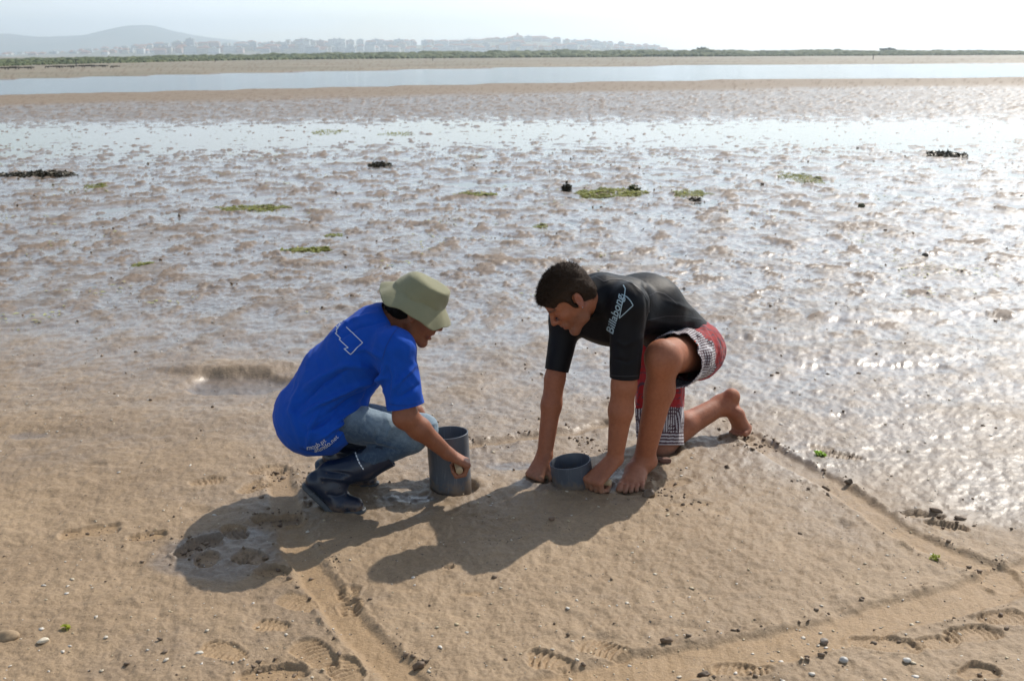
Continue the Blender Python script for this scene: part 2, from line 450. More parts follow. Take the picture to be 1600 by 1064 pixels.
BARS = [(360, 575, 0.42, 0.16, 0.030), (1330, 490, 0.34, 0.24, 0.022), (200, 660, 0.9, 0.22, 0.014), (1180, 520, 0.40, 0.2, 0.014), (1350, 545, 0.8, 0.25, 0.010), (560, 560, 0.2, 0.1, 0.01)]

def seg_d2(x, y, a, b):
    bx, by = b[0] - a[0], b[1] - a[1]; t = np.clip(((x - a[0]) * bx + (y - a[1]) * by) / (bx * bx + by * by), 0, 1)
    return np.hypot(x - a[0] - t * bx, y - a[1] - t * by)

def terrain(x, y, detail=True):
    """height and surface masks of the flat at world x, y (float arrays)"""
    x = np.asarray(x, float); y = np.asarray(y, float)
    xs = x + 0.22 * noise2(x * 0.9 + 3, y * 0.9); ys = y + 0.22 * noise2(x * 0.9 - 7, y * 0.9 + 5)
    mean = np.interp(y, [0, 4.6, 5.6, 7, 9, 13, 17, 20, 23, 26, 29, 33, 38, 46, 60], [0.0, 0.0, -0.004, -0.010, -0.016, -0.019, -0.022, -0.032, -0.046, -0.044, -0.024, -0.008, 0.000, 0.004, 0.004])
    mean = mean + 0.012 * sstep(0.6, -0.4, x / (y + 0.1)) * sstep(7, 5, y) + 0.010 * noise2(x * 0.12 + 9, y * 0.12)* sstep(8, 16, y)
    hi = fbm2(xs * 5.5 + 70, ys * 4.6, 4, 0.6) * sstep(3.5, 6, y) * sstep(14, 8, y)
    amp = np.interp(y, [0, 4.5, 6, 8, 12, 18, 22, 30, 40, 60], [0.010, 0.010, 0.013, 0.022, 0.038, 0.044, 0.036, 0.060, 0.060, 0.03])
    m1 = fbm2(xs * 0.7, ys * 0.8, 4, 0.55) * 0.45 + 0.85 * fbm2(xs * 2.6 + 11, ys * 2.1, 4, 0.6) + 0.7 * hi
    m2 = fbm2(xs * 2.6 + 40, ys * 3.4, 4, 0.5)
    h = mean + amp * (0.62 * m1 + 0.30 * m2) + 0.004 * fbm2(x * 7.5, y * 8.5, 3) * sstep(2, 3, y)
    fk = sstep(0.21, 0.46, fbm2(xs * 3.2 + 23, ys * 2.4 - 4, 5, 0.74) - 0.16 * sstep(19, 22, y) * sstep(29, 27, y) + 0.22 * noise2(x * 0.5, y * 0.45) - 0.10 * sstep(0.0, 0.35, x / (y + 0.1))) * sstep(4.2, 8.5, y + 0.2 * x)
    h = h + fk * np.interp(y, [5, 9, 20, 40], [0.006, 0.012, 0.022, 0.03])
    small = 0.0060 * fbm2(x * 19 + 5, y * 15, 4, 0.66) + 0.0022 * np.maximum(0, noise2(x * 33, y * 33) - 0.25) * 2
    pits = -0.010 * sstep(0.42, 0.62, noise2(x * 5.5 + 31, y * 6.5)) 
    film = np.zeros_like(h); track = np.zeros_like(h)
    if detail:
        near = y < 9
        for p, q, a, b, d in PUDDLES:
            c = gr(p, q); r2 = ((x - c[0]) / a) ** 2 + ((y - c[1]) / b) ** 2 + 0.5 * noise2(x * 6, y * 8)
            k = sstep(1.15, 0.45, r2); h = h - d * k; film = np.maximum(film, k)
        for p, q, a, b, d in BARS:
            c = gr(p, q); r2 = ((x - c[0]) / a) ** 2 + ((y - c[1]) / b) ** 2 + 0.4 * noise2(x * 3, y * 5); k = sstep(1.2, 0.2, r2); h = h + d * k; film = film - 0.5 * k
    if detail:
        rough_mud = np.ones_like(h)
        for pts, hw, dep in TRACKS:
            P = [gr(a, b) for a, b in pts]; d = np.full_like(h, 9.0)
            for a, b in zip(P[:-1], P[1:]): d = np.minimum(d, seg_d2(x, y, a, b))
            d = d + 0.012 * noise2(x * 9 + 2, y * 9)
            k = sstep(hw, hw - 0.032, d); track = np.maximum(track, k); rough_mud *= 1 - 0.85 * k
            lump = np.clip(0.12 + 1.3 * noise2(x * 24, y * 24) + 0.9 * noise2(x * 7, y * 7) + 0.5 * noise2(x * 60, y * 60), 0, 1.5)
            h = h - 1.05 * dep * k + 0.0115 * lump * np.exp(-((d - hw - 0.006) / 0.009) ** 2) + 0.002 * k * noise2(x * 50, y * 14)
        for p, q, ang, L, W, dep, tr in PRINTS:
            c = gr(p, q); ca, sa = math.cos(math.radians(ang)), math.sin(math.radians(ang))
            u = (x - c[0]) * ca + (y - c[1]) * sa; v_ = -(x - c[0]) * sa + (y - c[1]) * ca
            sel = (np.abs(u) < L) & (np.abs(v_) < L)
            if not sel.any(): continue
            u, v_ = u[sel], v_[sel]; a, b = L / 2, W / 2; wx = noise2(x[sel] * 22 + p, y[sel] * 22); u = u + 0.007 * wx; v_ = v_ + 0.007 * noise2(x[sel] * 22, y[sel] * 22 + q)
            e = np.abs(u / a) ** 2.6 + np.abs(v_ / (b * (1 + 0.12 * np.sin(u / a * 2.2)))) ** 2.6 + 0.35 * noise2(x[sel] * 24, y[sel] * 24)
            k = sstep(1.08, 0.72, e); rim = np.exp(-((e - 1.25) / 0.28) ** 2)
            bars = {0: 0.35 * noise2(x[sel] * 46, y[sel] * 46) * 2, 1: np.sin(2 * np.pi * (u + 0.25 * np.abs(v_)) / 0.019), 2: np.sin(2 * np.pi * (u + v_) / 0.021) * np.sin(2 * np.pi * (u - v_) / 0.021) * 1.6, 3: np.sign(np.sin(2 * np.pi * u / 0.024)) * 0.7 + np.sin(2 * np.pi * v_ / 0.04) * 0.6}[tr]
            amp_b = 0.0062 if tr else 0.008
            hh = h[sel]; hh = hh - 0.75 * dep * k + amp_b * k * bars * np.clip(0.55 + 1.5 * noise2(x[sel] * 13, y[sel] * 13), 0, 1.2) + 0.45 * dep * rim * (0.5 + noise2(x[sel] * 30, y[sel] * 30)); h[sel] = hh
            track[sel] = np.maximum(track[sel], 0.8 * k); rough_mud[sel] *= 1 - 0.7 * k
        h = h + (small + pits * sstep(12, 8, y)) * rough_mud
        h = np.where(y < 4.4, np.maximum(h, ZW + 0.012 + 0.004 * noise2(x * 22, y * 22) + 0.002 * noise2(x * 55, y * 55)), h)   # no standing water on the higher near sand
    # sand bar on the near bank, channel, far flat
    s0 = y - near_shore(x); s1 = y - far_shore(x)
    wid = 0.16 * near_shore(x) + 2
    bar = sstep(-1.7, -0.95, s0 / wid + 0.25 * noise2(x * 0.25, y * 0.2)) * sstep(0.6, -0.2, s0 / 3.0)
    h = h * (1 - 0.75 * bar) + bar * (0.030 + 0.01 * noise2(x * 0.3, y * 0.3))
    chan = sstep(0.0, 4.0, s0 + 0.6 * noise2(x * 0.3, y * 0.1) + 1.0) * sstep(0.0, -6.0, s1 - 1.0 + 2 * noise2(x * 0.05, 3))
    far = sstep(-1, 6, s1)
    flat = ZW + 0.05 + 0.10 * sstep(0, 120, s1) + 0.05 * fbm2(x * 0.045, y * 0.03, 4)
    h = h * (1 - far) + flat * far
    h = h * (1 - chan) + (ZW - 0.5) * chan
    return h, dict(bar=bar, far=far, film=film, track=track, m1=m1, rel=0.62 * m1 + 0.30 * m2, fk=fk)

def ground_z(x, y):
    h, _ = terrain(np.array([float(x)]), np.array([float(y)])); return float(h[0])

# rows get longer with distance, columns fan out: fine relief close by, coarse far off, one sheet to the horizon
rows = [1.3]
while rows[-1] < 5700:
    y0 = rows[-1]; rows.append(y0 + min(max(0.0045, 0.95 * (y0 * y0 + 2.7) / (1.65 * 1088) * (1.0 if y0 < 7 else (0.62 if y0 < 50 else 1.5))), 0.10 * y0))
rows = np.array(rows); NC = 900
u = np.linspace(-1, 1, NC); u = 0.62 * u + 0.10 * u ** 3
Yg = np.repeat(rows[:, None], NC, 1); Xg = u[None, :] * (rows[:, None] + 0.25)
Hg, mk = terrain(Xg.ravel(), Yg.ravel())
xf, yf = Xg.ravel(), Yg.ravel()
def press(cx, cy, r, dep, rim):
    d = np.hypot(xf - cx, yf - cy); k = sstep(r, r * 0.75, d); Hg[:] = Hg - dep * k + rim * np.exp(-((d - r * 1.15) / (r * 0.22)) ** 2)
# hole beside the tall tube
c = gr(706, 765); press(c[0] + 0.012, c[1] + 0.012, 0.098, 0.030, 0.004)
for px_, py_, r, dep in ((530, 792, 0.07, 0.004), (545, 752, 0.07, 0.004), (985, 762, 0.08, 0.004), (1008, 748, 0.06, 0.004), (1030, 706, 0.09, 0.010), (1160, 684, 0.05, 0.006), (940, 764, 0.06, 0.006), (846, 750, 0.06, 0.006)):
    c = gr(px_, py_); press(c[0], c[1], r, dep, dep * 0.8)
lvl = Hg - ZW
nz = fbm2(xf * 1.6 + 3, yf * 2.2, 4); nz2 = fbm2(xf * 0.5 - 8, yf * 0.6, 3)
wet = 0.55 * sstep(0.030, 0.002, lvl) + 0.55 * sstep(3.5, 6.3, yf + 0.75 * xf + 1.4 * nz2) + 0.42 * nz + 0.5 * nz2 + 0.75 * np.clip(mk['film'], -1, 1) - 0.45 * mk['track']
wet = wet - 0.010 * sstep(0.01, 0.03, lvl) + 0.25 * sstep(0.2, 1.4, xf) * sstep(3.3, 4.3, yf)
wm = sstep(3.4, 7.2, yf + 0.28 * xf + 0.8 * nz2); wet = wet * (1 - wm) + wm * (0.55 + 0.4 * sstep(0.16, -0.10, mk['rel']) + 0.25 * nz)
wet = np.clip(wet, 0, 1) * (1 - mk['bar']) * (1 - mk['far'])
wet = np.maximum(wet, sstep(0.012, 0.001, lvl) * sstep(4.3, 5.0, yf))
film = (np.interp(yf, [4, 7, 11], [0.25, 0.55, 0.80]) * sstep(0.30, -0.15, mk['rel']) * sstep(3.6, 7.0, yf + 0.25 * xf + 1.2 * nz2) + np.interp(yf, [3, 4.5, 6.5], [0.40, 0.48, 0.58]) * sstep(2.6, 5.8, yf + 0.28 * xf + 1.4 * nz2) * (0.5 + 0.5 * sstep(0.50, 0.05, mk['rel']))) * np.interp(yf, [0, 27, 31, 60], [1, 1, 0.35, 0.3]) + 0.18 * nz + 0.26 * np.clip(mk['film'], -0.5, 1) - 0.3 * mk['track']
film = np.clip(film, 0, 1) * (1 - 0.88 * mk['fk']) * (1 - mk['bar']) * (1 - mk['far']); film = np.maximum(film, 0.8 * sstep(0.010, 0.001, lvl) * sstep(4.3, 5.0, yf))
wet = np.maximum(wet, 0.85 * sstep(3.0, 6.8, yf + 0.28 * xf + 1.2 * nz2) * (1 - mk['bar']) * (1 - mk['far']))
wet = wet * (1 - 0.22 * mk['fk'])
wet = np.where(mk['far'] > 0.5, np.maximum(0.15, sstep(0.03, 0.005, lvl)), wet)
ii = np.arange(len(rows) * NC).reshape(len(rows), NC)
Qg = np.stack([ii[:-1, :-1], ii[:-1, 1:], ii[1:, 1:], ii[1:, :-1]], -1).reshape(-1, 4)
me = np_mesh('mud_flat', np.stack([xf, yf, Hg], 1), Qg, {'wet': wet, 'film': film, 'fleck': mk['fk'], 'far': mk['far'], 'bar': mk['bar'], 'track': mk['track']})

M_mud = mat_new('wet_sandy_mud', (0.3, 0.2, 0.13), 0.6)
t = NT(M_mud); geo = t.new('NewGeometry').outputs['Position']
wetA, farA, barA, trkA = t.attr('wet'), t.attr('far'), t.attr('bar'), t.attr('track')
nA = t.noise(2.3, 5, 0.6, geo); nB = t.noise(17, 5, 0.65, geo); nC = t.noise(95, 4, 0.7, geo); nD = t.noise(420, 2, 0.6, geo)
dry = t.mix(t.rng(nA, 0.3, 0.7), (0.258, 0.174, 0.096), (0.340, 0.236, 0.136))
dry = t.mix(t.math('MULTIPLY', barA, 0.8), dry, (0.205, 0.150, 0.094))
dry = t.mix(t.math('MULTIPLY', trkA, 0.8), dry, (0.33, 0.212, 0.104))
dry = t.mix(farA, dry, t.mix(t.rng(t.noise(0.05, 4, 0.6, geo), 0.35, 0.65), (0.17, 0.15, 0.085), (0.28, 0.225, 0.145)))
wetc = t.mix(t.rng(nA, 0.3, 0.7), (0.128, 0.098, 0.074), (0.180, 0.140, 0.107))
wf = t.math('ADD', wetA, t.rng(nB, 0.25, 0.75, -0.16, 0.16), True); ff = t.math('ADD', t.attr('film'), t.rng(nB, 0.25, 0.75, -0.06, 0.06), True)
c = t.mix(t.math('MULTIPLY', wf, 0.9), dry, wetc)
c = t.mix(t.math('MULTIPLY', t.attr('fleck'), 0.45), c, (0.155, 0.108, 0.080))
c = t.mix(1.0, c, t.mix(t.rng(nC, 0.25, 0.75), (0.78, 0.77, 0.76), (1.22, 1.23, 1.24)), 'MULTIPLY')
c = t.mix(1.0, c, t.mix(nD, (0.82, 0.82, 0.82), (1.18, 1.18, 1.18)), 'MULTIPLY')
c = t.mix(t.rng(t.noise(60, 2, 0.6, geo), 0.69, 0.74), c, (0.05, 0.035, 0.022))
t.link(c, t.b.inputs['Base Color'])
ro = t.rng(t.math('ADD', wf, t.rng(nC, 0.3, 0.7, -0.12, 0.12)), 0.0, 1.0, 0.70, 0.44)
ro = t.math('ADD', ro, t.math('MULTIPLY', t.attr('fleck'), 0.22), True)
t.link(t.rng(ff, 0.12, 0.95, 0.0, 1.0), t.b.inputs['Coat Weight']); t.b.inputs['Coat IOR'].default_value = 1.38
t.link(t.rng(ff, 0.2, 1.0, 0.34, 0.10), t.b.inputs['Coat Roughness'])
t.link(ro, t.b.inputs['Roughness'])
t.b.inputs['Specular IOR Level'].default_value = 0.5
bs = t.rng(wf, 0.2, 1.0, 0.9, 0.42)
b1 = t.new('Bump', {'Height': nB, 'Strength': t.math('MULTIPLY', bs, 0.55), 'Distance': 0.012})
b2 = t.new('Bump', {'Height': nC, 'Strength': t.math('MULTIPLY', bs, 0.62), 'Distance': 0.006, 'Normal': b1.outputs['Normal']})
b3 = t.new('Bump', {'Height': nD, 'Strength': t.math('MULTIPLY', bs, 0.5), 'Distance': 0.0012, 'Normal': b2.outputs['Normal']})
t.link(b3.outputs['Normal'], t.b.inputs['Normal']); b4 = t.new('Bump', {'Height': nB, 'Strength': 0.20, 'Distance': 0.010}); b4 = t.new('Bump', {'Height': nC, 'Strength': 0.30, 'Distance': 0.004, 'Normal': b4.outputs['Normal']}); t.link(b4.outputs['Normal'], t.b.inputs['Coat Normal'])
tag(link('mud_flat', me, M_mud), kind='structure')
del Xg, Yg, ii, Qg

# standing water: pools on the flat, then the tidal channel
def water_mat(name, base, scale, strength, dist, rough):
    m = mat_new(name, base, rough, IOR=1.33, Specular_IOR_Level=0.5); t = NT(m); g = t.new('NewGeometry').outputs['Position']
    mp = t.new('Mapping', {'Vector': g, 'Scale': (1.0, 1.7, 1.0)}).outputs['Vector']
    t.link(t.bump(t.noise(scale, 4, 0.6, mp), strength, dist), t.b.inputs['Normal'])
    return m
xs_ = np.concatenate([np.linspace(-120, 120, 121), np.linspace(130, 900, 40)])
V = np.array([(x, 5.0, ZW) for x in xs_] + [(x, near_shore(x) - 4.0, ZW) for x in xs_]); n = len(xs_)
Q = np.array([(k, k + 1, n + k + 1, n + k) for k in range(n - 1)])
tag(link('pool_water', np_mesh('pool_water', V, Q), water_mat('still_pool_water', (0.11, 0.09, 0.07), 9.0, 0.06, 0.02, 0.04)), kind='structure')
V = np.array([(x, near_shore(x) - 4.0, ZW) for x in xs_] + [(x, far_shore(x) + 14.0, ZW) for x in xs_])
tag(link('channel_water', np_mesh('channel_water', V, Q), water_mat('rippled_channel_water', (0.06, 0.085, 0.10), 2.2, 0.5, 0.12, 0.06)), kind='structure')
# ------------------------------------------------------------------ far shore: salt marsh, town, hills
def horizon_y(px): return 84 - (px - 800) * math.tan(ROLL)
rg = np.random.default_rng(21)
# salt-marsh scrub: thousands of little tufts, read as one green belt
front_px = [-400, 0, 200, 400, 700, 1000, 1300, 1600, 2000]
front_Y = [130, 165, 235, 330, 400, 430, 440, 430, 430]
top_h = [0.6, 0.8, 1.15, 1.8, 2.6, 2.8, 2.3, 1.8, 1.5]
NB = 15000
pxs = rg.uniform(-400, 2000, NB)
Y0 = np.interp(pxs, front_px, front_Y) * (1 + 0.03 * noise2(pxs * 0.02, pxs * 0 + 1.0)); dep = rg.uniform(0, 1, NB) ** 1.6
Yv = Y0 * (1 + dep * np.interp(pxs, [0, 600, 1600], [1.3, 0.5, 0.4])); Xv = (pxs - 800) / FPX * Yv
Zt = terrain(Xv, Yv, False)[0]
clump = 0.75 + 0.5 * fbm2(Xv * 0.05, Yv * 0.03, 3)
Hh = np.interp(pxs, front_px, top_h) * (0.45 + 0.65 * np.minimum(1, dep * 3)) * np.clip(clump, 0.35, 1.3) * rg.uniform(0.7, 1.1, NB)
Ww = Hh * rg.uniform(0.9, 1.7, NB) * (1 + Yv / 500)
V, Q = [], []
k5 = np.array([[math.cos(2 * math.pi * k / 4 + 0.4), math.sin(2 * math.pi * k / 4 + 0.4)] for k in range(4)])
base = np.stack([Xv, Yv, Zt - 0.05], 1)
low = base[:, None, :] + np.concatenate([k5[None] * (Ww[:, None, None] * rg.uniform(0.4, 0.8, (NB, 4, 1))), np.zeros((NB, 4, 1))], 2)
mid = base[:, None, :] + np.concatenate([k5[None] * (Ww[:, None, None] * rg.uniform(0.35, 0.75, (NB, 4, 1))), (Hh[:, None] * rg.uniform(0.45, 0.75, (NB, 4)))[:, :, None]], 2)
top = base[:, None, :] + np.concatenate([k5[None] * (Ww[:, None, None] * rg.uniform(0.05, 0.3, (NB, 4, 1))), (Hh[:, None] * rg.uniform(0.85, 1.08, (NB, 4)))[:, :, None]], 2)
V = np.concatenate([low, mid, top], 1).reshape(-1, 3)
q1 = [(k, (k + 1) % 4, 4 + (k + 1) % 4, 4 + k) for k in range(4)] + [(4 + k, 4 + (k + 1) % 4, 8 + (k + 1) % 4, 8 + k) for k in range(4)] + [(8, 9, 10, 11)]
Q = (np.arange(NB)[:, None, None] * 12 + np.array(q1)[None]).reshape(-1, 4)
tone = np.repeat(rg.uniform(0, 1, NB), 12)
M_scrub = mat_new('salt_marsh_scrub', (0.06, 0.08, 0.03), 0.9)
t = NT(M_scrub); t.link(t.mix(t.attr('tone'), (0.045, 0.072, 0.022), (0.11, 0.125, 0.042)), t.b.inputs['Base Color'])
tag(link('salt_marsh_scrub', np_mesh('salt_marsh_scrub', V, Q, {'tone': tone}), M_scrub, smooth=False), 'low green salt marsh scrub along the far bank', 'scrub', kind='stuff')

# hills and the rise the town stands on
def ridge(name, prof, Y, depth, mat, rough=0.0):
    P = np.array(prof, float); xs = np.linspace(P[0, 0], P[-1, 0], 220); ys = np.interp(xs, P[:, 0], P[:, 1])
    X = (xs - 800) / FPX * Y; Z = EYE + (horizon_y(xs) - ys) / FPX * Y; Z = np.maximum(Z, 0) + rough * fbm2(xs * 0.05, xs * 0 + 2, 4)
    R = [0, 0.25, 0.5, 0.75, 1.0, 1.5]; hz = [0, 0.42, 0.78, 0.95, 1.0, 0.6]
    n = len(xs); V = np.concatenate([np.stack([X, np.full(n, Y - depth + depth * r), Z * h + rough * fbm2(X * 0.004 + r, X * 0 + r * 3, 4) * (0 < h < 1)], 1) for r, h in zip(R, hz)])
    V[:, 2] = np.maximum(V[:, 2], -0.5)
    Q = np.array([(j * n + k, j * n + k + 1, (j + 1) * n + k + 1, (j + 1) * n + k) for j in range(5) for k in range(n - 1)])
    return tag(link(name, np_mesh(name, V, Q), mat), kind='structure')
def two_tone(name, a, b, sc, rough=0.95):
    m = mat_new(name, a, rough); t = NT(m); g = t.new('NewGeometry').outputs['Position']
    t.link(t.mix(t.rng(t.noise(sc, 5, 0.6, g), 0.35, 0.65), a, b), t.b.inputs['Base Color']); return m
M_hill = two_tone('hazy_hill_scrub', (0.06, 0.08, 0.05), (0.12, 0.12, 0.08), 0.004)
M_rise = two_tone('town_gardens', (0.10, 0.12, 0.06), (0.22, 0.19, 0.14), 0.01)
ridge('hills', [(-500, 66), (-300, 60), (-100, 58), (0, 56), (45, 55.5), (90, 60), (130, 59.5), (165, 58.5), (198, 56.5), (222, 50), (241, 44.5), (256, 42.6), (270, 45), (294, 51.5), (325, 58), (365, 63), (420, 68), (520, 72), (700, 79), (900, 84)], 5200, 900, M_hill, 2.0)
town_prof = [(-200, 88), (0, 88), (120, 85.5), (200, 80), (300, 75), (420, 74), (520, 73), (620, 72), (720, 72), (800, 66), (840, 67), (900, 71), (980, 74), (1030, 78), (1080, 82), (1200, 83)]
ridge('town_rise', town_prof, 2700, 500, M_rise, 0.5)

# the town: every block its own thing
facades = [('white', (0.78, 0.77, 0.74)), ('cream', (0.70, 0.62, 0.50)), ('pale grey', (0.55, 0.56, 0.58)), ('pinkish', (0.62, 0.46, 0.40)), ('terracotta', (0.48, 0.27, 0.19))]
M_fac = {}
for nme, c in facades:
    m = mat_new(nme.replace(' ', '_') + '_render_wall', c, 0.9); t = NT(m); co = t.new('TexCoord').outputs['Object']
    br = t.new('TexBrick', {'Vector': t.new('Mapping', {'Vector': co, 'Rotation': (math.pi / 2, 0, 0)}).outputs['Vector'], 'Color1': (0.05, 0.055, 0.065, 1), 'Color2': (0.09, 0.09, 0.10, 1), 'Mortar': (*c, 1), 'Scale': 1.0, 'Mortar Size': 0.95, 'Brick Width': 3.4, 'Row Height': 3.1, 'Bias': 0.0}, offset=0.0)
    t.link(br.outputs['Color'], t.b.inputs['Base Color']); M_fac[nme] = m
M_tiles = mat_new('clay_roof_tiles', (0.38, 0.17, 0.10), 0.9)
M_flat_roof = mat_new('grey_flat_roof', (0.42, 0.41, 0.40), 0.9)
PX = np.array(town_prof, float)
def block(px_, Y, w, d, hgt, nme, roof, base_z, name, label, cat, group):
    X = (px_ - 800) / FPX * Y
    root = empty(name, (X, Y, base_z), label, cat, group)
    def box(pn, x0, x1, y0, y1, z0, z1, mat, inset=0.0, par=root):
        V = [(X + x, Y + y, base_z + z) for z in (z0,) for x, y in ((x0, y0), (x1, y0), (x1, y1), (x0, y1))]
        i_ = inset; V += [(X + x, Y + y, base_z + z1) for x, y in ((x0 + i_, y0 + i_), (x1 - i_, y0 + i_), (x1 - i_, y1 - i_), (x0 + i_, y1 - i_))]
        me = bpy.data.meshes.new(pn); me.from_pydata([(a - X, b - Y, c - base_z) for a, b, c in V], [], [(0, 1, 5, 4), (1, 2, 6, 5), (2, 3, 7, 6), (3, 0, 4, 7), (4, 5, 6, 7)]); me.update()
        o = bpy.data.objects.new(pn, me); COL.objects.link(o); me.materials.append(mat); o.parent = par; return o
    box('wall', -w / 2, w / 2, -d / 2, d / 2, -6, hgt, M_fac[nme])
    if roof == 'tiled': box('roof', -w / 2 - 0.5, w / 2 + 0.5, -d / 2 - 0.5, d / 2 + 0.5, hgt, hgt + 3.2, M_tiles, min(w, d) * 0.45)
    else:
        rf = box('roof', -w / 2 - 0.3, w / 2 + 0.3, -d / 2 - 0.3, d / 2 + 0.3, hgt, hgt + 0.9, M_flat_roof)
        if w > 13: box('stair_head', -2.2, 2.2, -1.5, 3, hgt + 0.9, hgt + 3.4, M_fac[nme], 0.0, rf)
    return root
def town_z(px_, Y):
    yy = np.interp(px_, PX[:, 0], PX[:, 1]); z = max(0, EYE + (horizon_y(px_) - yy) / FPX * 2700)
    return z * np.interp(Y, [2200, 2325, 2450, 2575, 2700, 2950], [0, 0.42, 0.78, 0.95, 1, 0.6])
nb = 0
for px_ in np.arange(8, 1040, 7.4):
    den = np.interp(px_, [0, 150, 230, 1000, 1040], [0.45, 0.6, 1, 1, 0.6])
    for layer in range(2):
        if rg.uniform() > den: continue
        p = px_ + rg.uniform(-5, 5); Y = 2290 + layer * 300 + rg.uniform(-50, 80)
        tall = np.interp(p, [0, 160, 230, 300, 420, 470, 600, 680, 790, 880, 960, 1040], [7, 9, 13, 17, 14, 19, 17, 13, 15, 14, 12, 8]) * rg.uniform(0.38, 0.8)
        w = rg.uniform(9, 30) if tall > 7 else rg.uniform(7, 18)
        nme = facades[rg.choice(5, p=[0.42, 0.22, 0.18, 0.12, 0.06])][0]; roof = 'tiled' if tall < 11 and rg.uniform() < 0.65 else 'flat'
        storey = 'low house' if tall < 9 else ('mid-rise block' if tall < 15 else 'tall apartment block')
        block(p, Y, w, rg.uniform(9, 15), tall, nme, roof, town_z(p, Y), 'town_house' if tall < 9 else 'town_block', f"{nme} {storey} with {'tiled' if roof == 'tiled' else 'flat'} roof in the hazy far-off town", 'house' if tall < 9 else 'building', f"{nme} {storey}s with {roof} roofs in the far-off town"); nb += 1
block(318, 2500, 17, 14, 19, 'pale grey', 'flat', town_z(318, 2500), 'tower_block', 'tallest pale grey tower block in the town, just right of the blue hill', 'building', None)
block(487, 2420, 30, 14, 14, 'white', 'flat', town_z(487, 2420), 'tower_block', 'wide white tower block near the middle of the hazy town', 'building', None)
ch = block(806, 2640, 12, 16, 10, 'cream', 'tiled', town_z(806, 2640), 'church', 'small cream church with a square bell tower on the highest part of the far-off town', 'church', None)
for pn, a, z0, z1, ins, mt in (('bell_tower', 3.0, -3, 15, 0.0, M_fac['cream']), ('spire', 3.4, 15, 19, 2.9, M_tiles)):
    me = bpy.data.meshes.new(pn); me.from_pydata([(s * a + 7, q * a - 3, z0) for s, q in ((-1, -1), (1, -1), (1, 1), (-1, 1))] + [(s * (a - ins) + 7, q * (a - ins) - 3, z1) for s, q in ((-1, -1), (1, -1), (1, 1), (-1, 1))], [], [(0, 1, 5, 4), (1, 2, 6, 5), (2, 3, 7, 6), (3, 0, 4, 7), (4, 5, 6, 7)]); me.update()
    o = bpy.data.objects.new(pn, me); COL.objects.link(o); me.materials.append(mt); o.parent = ch

# rounded trees standing above the scrub on the right-hand skyline
M_leaf_far = two_tone('far_tree_leaves', (0.03, 0.05, 0.02), (0.07, 0.09, 0.035), 0.8)
M_bark = mat_new('grey_bark', (0.10, 0.08, 0.06), 0.9)
def far_tree(px_, Y, hgt, w, label):
    X = (px_ - 800) / FPX * Y; z0 = terrain(np.array([X]), np.array([float(Y)]), False)[0][0]
    root = empty('far_tree', (X, Y, z0), label, 'tree', 'trees on the far skyline')
    V, Q = tube_pts([(0, 0, -0.3), (0.1, 0, hgt * 0.3), (0, 0.1, hgt * 0.6)], [w * 0.05, w * 0.04, w * 0.02], 6); link('trunk', np_mesh('trunk', V, Q), M_bark).parent = root
    n = 500; d = rg.normal(size=(n, 3)); d /= np.linalg.norm(d, axis=1, keepdims=True); r = rg.uniform(0.55, 1, (n, 1)) * (1 + 0.35 * noise3(d * 2.2 + px_)[:, None])
    c = d * r * np.array([w / 2, w / 2, hgt * 0.36]) + np.array([0, 0, hgt * 0.62]); s = rg.normal(size=(n, 4, 3)) * w * 0.05
    link('crown', np_mesh('crown', (c[:, None] + s).reshape(-1, 3), np.arange(n * 4).reshape(n, 4)), M_leaf_far, smooth=False).parent = root
for a in ((1370, 640, 3.2, 9, 'broad low tree breaking the right-hand skyline, widest of three'), (1446, 690, 2.4, 6, 'small dark tree on the skyline right of the widest tree'), (1090, 560, 3.9, 7, 'dark bushy tree on the skyline at the right end of the town')): far_tree(*a)

# oyster trestles and posts on the far flat
M_dark_wood = two_tone('dark_wet_wood', (0.03, 0.026, 0.02), (0.06, 0.05, 0.04), 3)
def trestle(px_, py_, L, label):
    c = gr(px_, py_, 0.06); z0 = terrain(np.array([c[0]]), np.array([c[1]]), False)[0][0]
    root = empty('oyster_rack', (c[0], c[1], z0), label, 'rack', 'oyster racks on the far flat')
    def bx(nm, x0, x1, y0, y1, z0_, z1):
        me = bpy.data.meshes.new(nm); me.from_pydata([(x, y, z) for z in (z0_, z1) for x, y in ((x0, y0), (x1, y0), (x1, y1), (x0, y1))], [], [(0, 1, 5, 4), (1, 2, 6, 5), (2, 3, 7, 6), (3, 0, 4, 7), (4, 5, 6, 7), (3, 2, 1, 0)]); me.update()
        o = bpy.data.objects.new(nm, me); COL.objects.link(o); me.materials.append(M_dark_wood); o.parent = root
    k = 0; x = -L / 2
    while x < L / 2 - 0.3:
        bx('mesh_bag', x, x + 0.92, -0.45, 0.45, 0.14, 0.26 + 0.04 * (k % 3)); x += 1.0; k += 1
    for x in np.arange(-L / 2, L / 2 + 0.1, 1.5):
        for y in (-0.4, 0.4): bx('leg', x - 0.05, x + 0.05, y - 0.05, y + 0.05, -0.2, 0.14)
for a in ((8, 109.5, 2.6, 'low dark rack at the left edge of the far flat'), (38, 109, 1.7, 'short dark rack second from the left edge of the far flat'), (86, 107, 2.2, 'low dark rack third from the left on the far flat'), (106, 107, 1.8, 'short dark rack fourth from the left on the far flat'), (128, 106, 2.6, 'longest dark rack on the far flat left of the channel bend'), (158, 106, 2.2, 'low dark rack fifth from the left, nearly touching its neighbour'), (182, 107, 1.2, 'smallest dark rack, rightmost on the far flat')): trestle(*a)
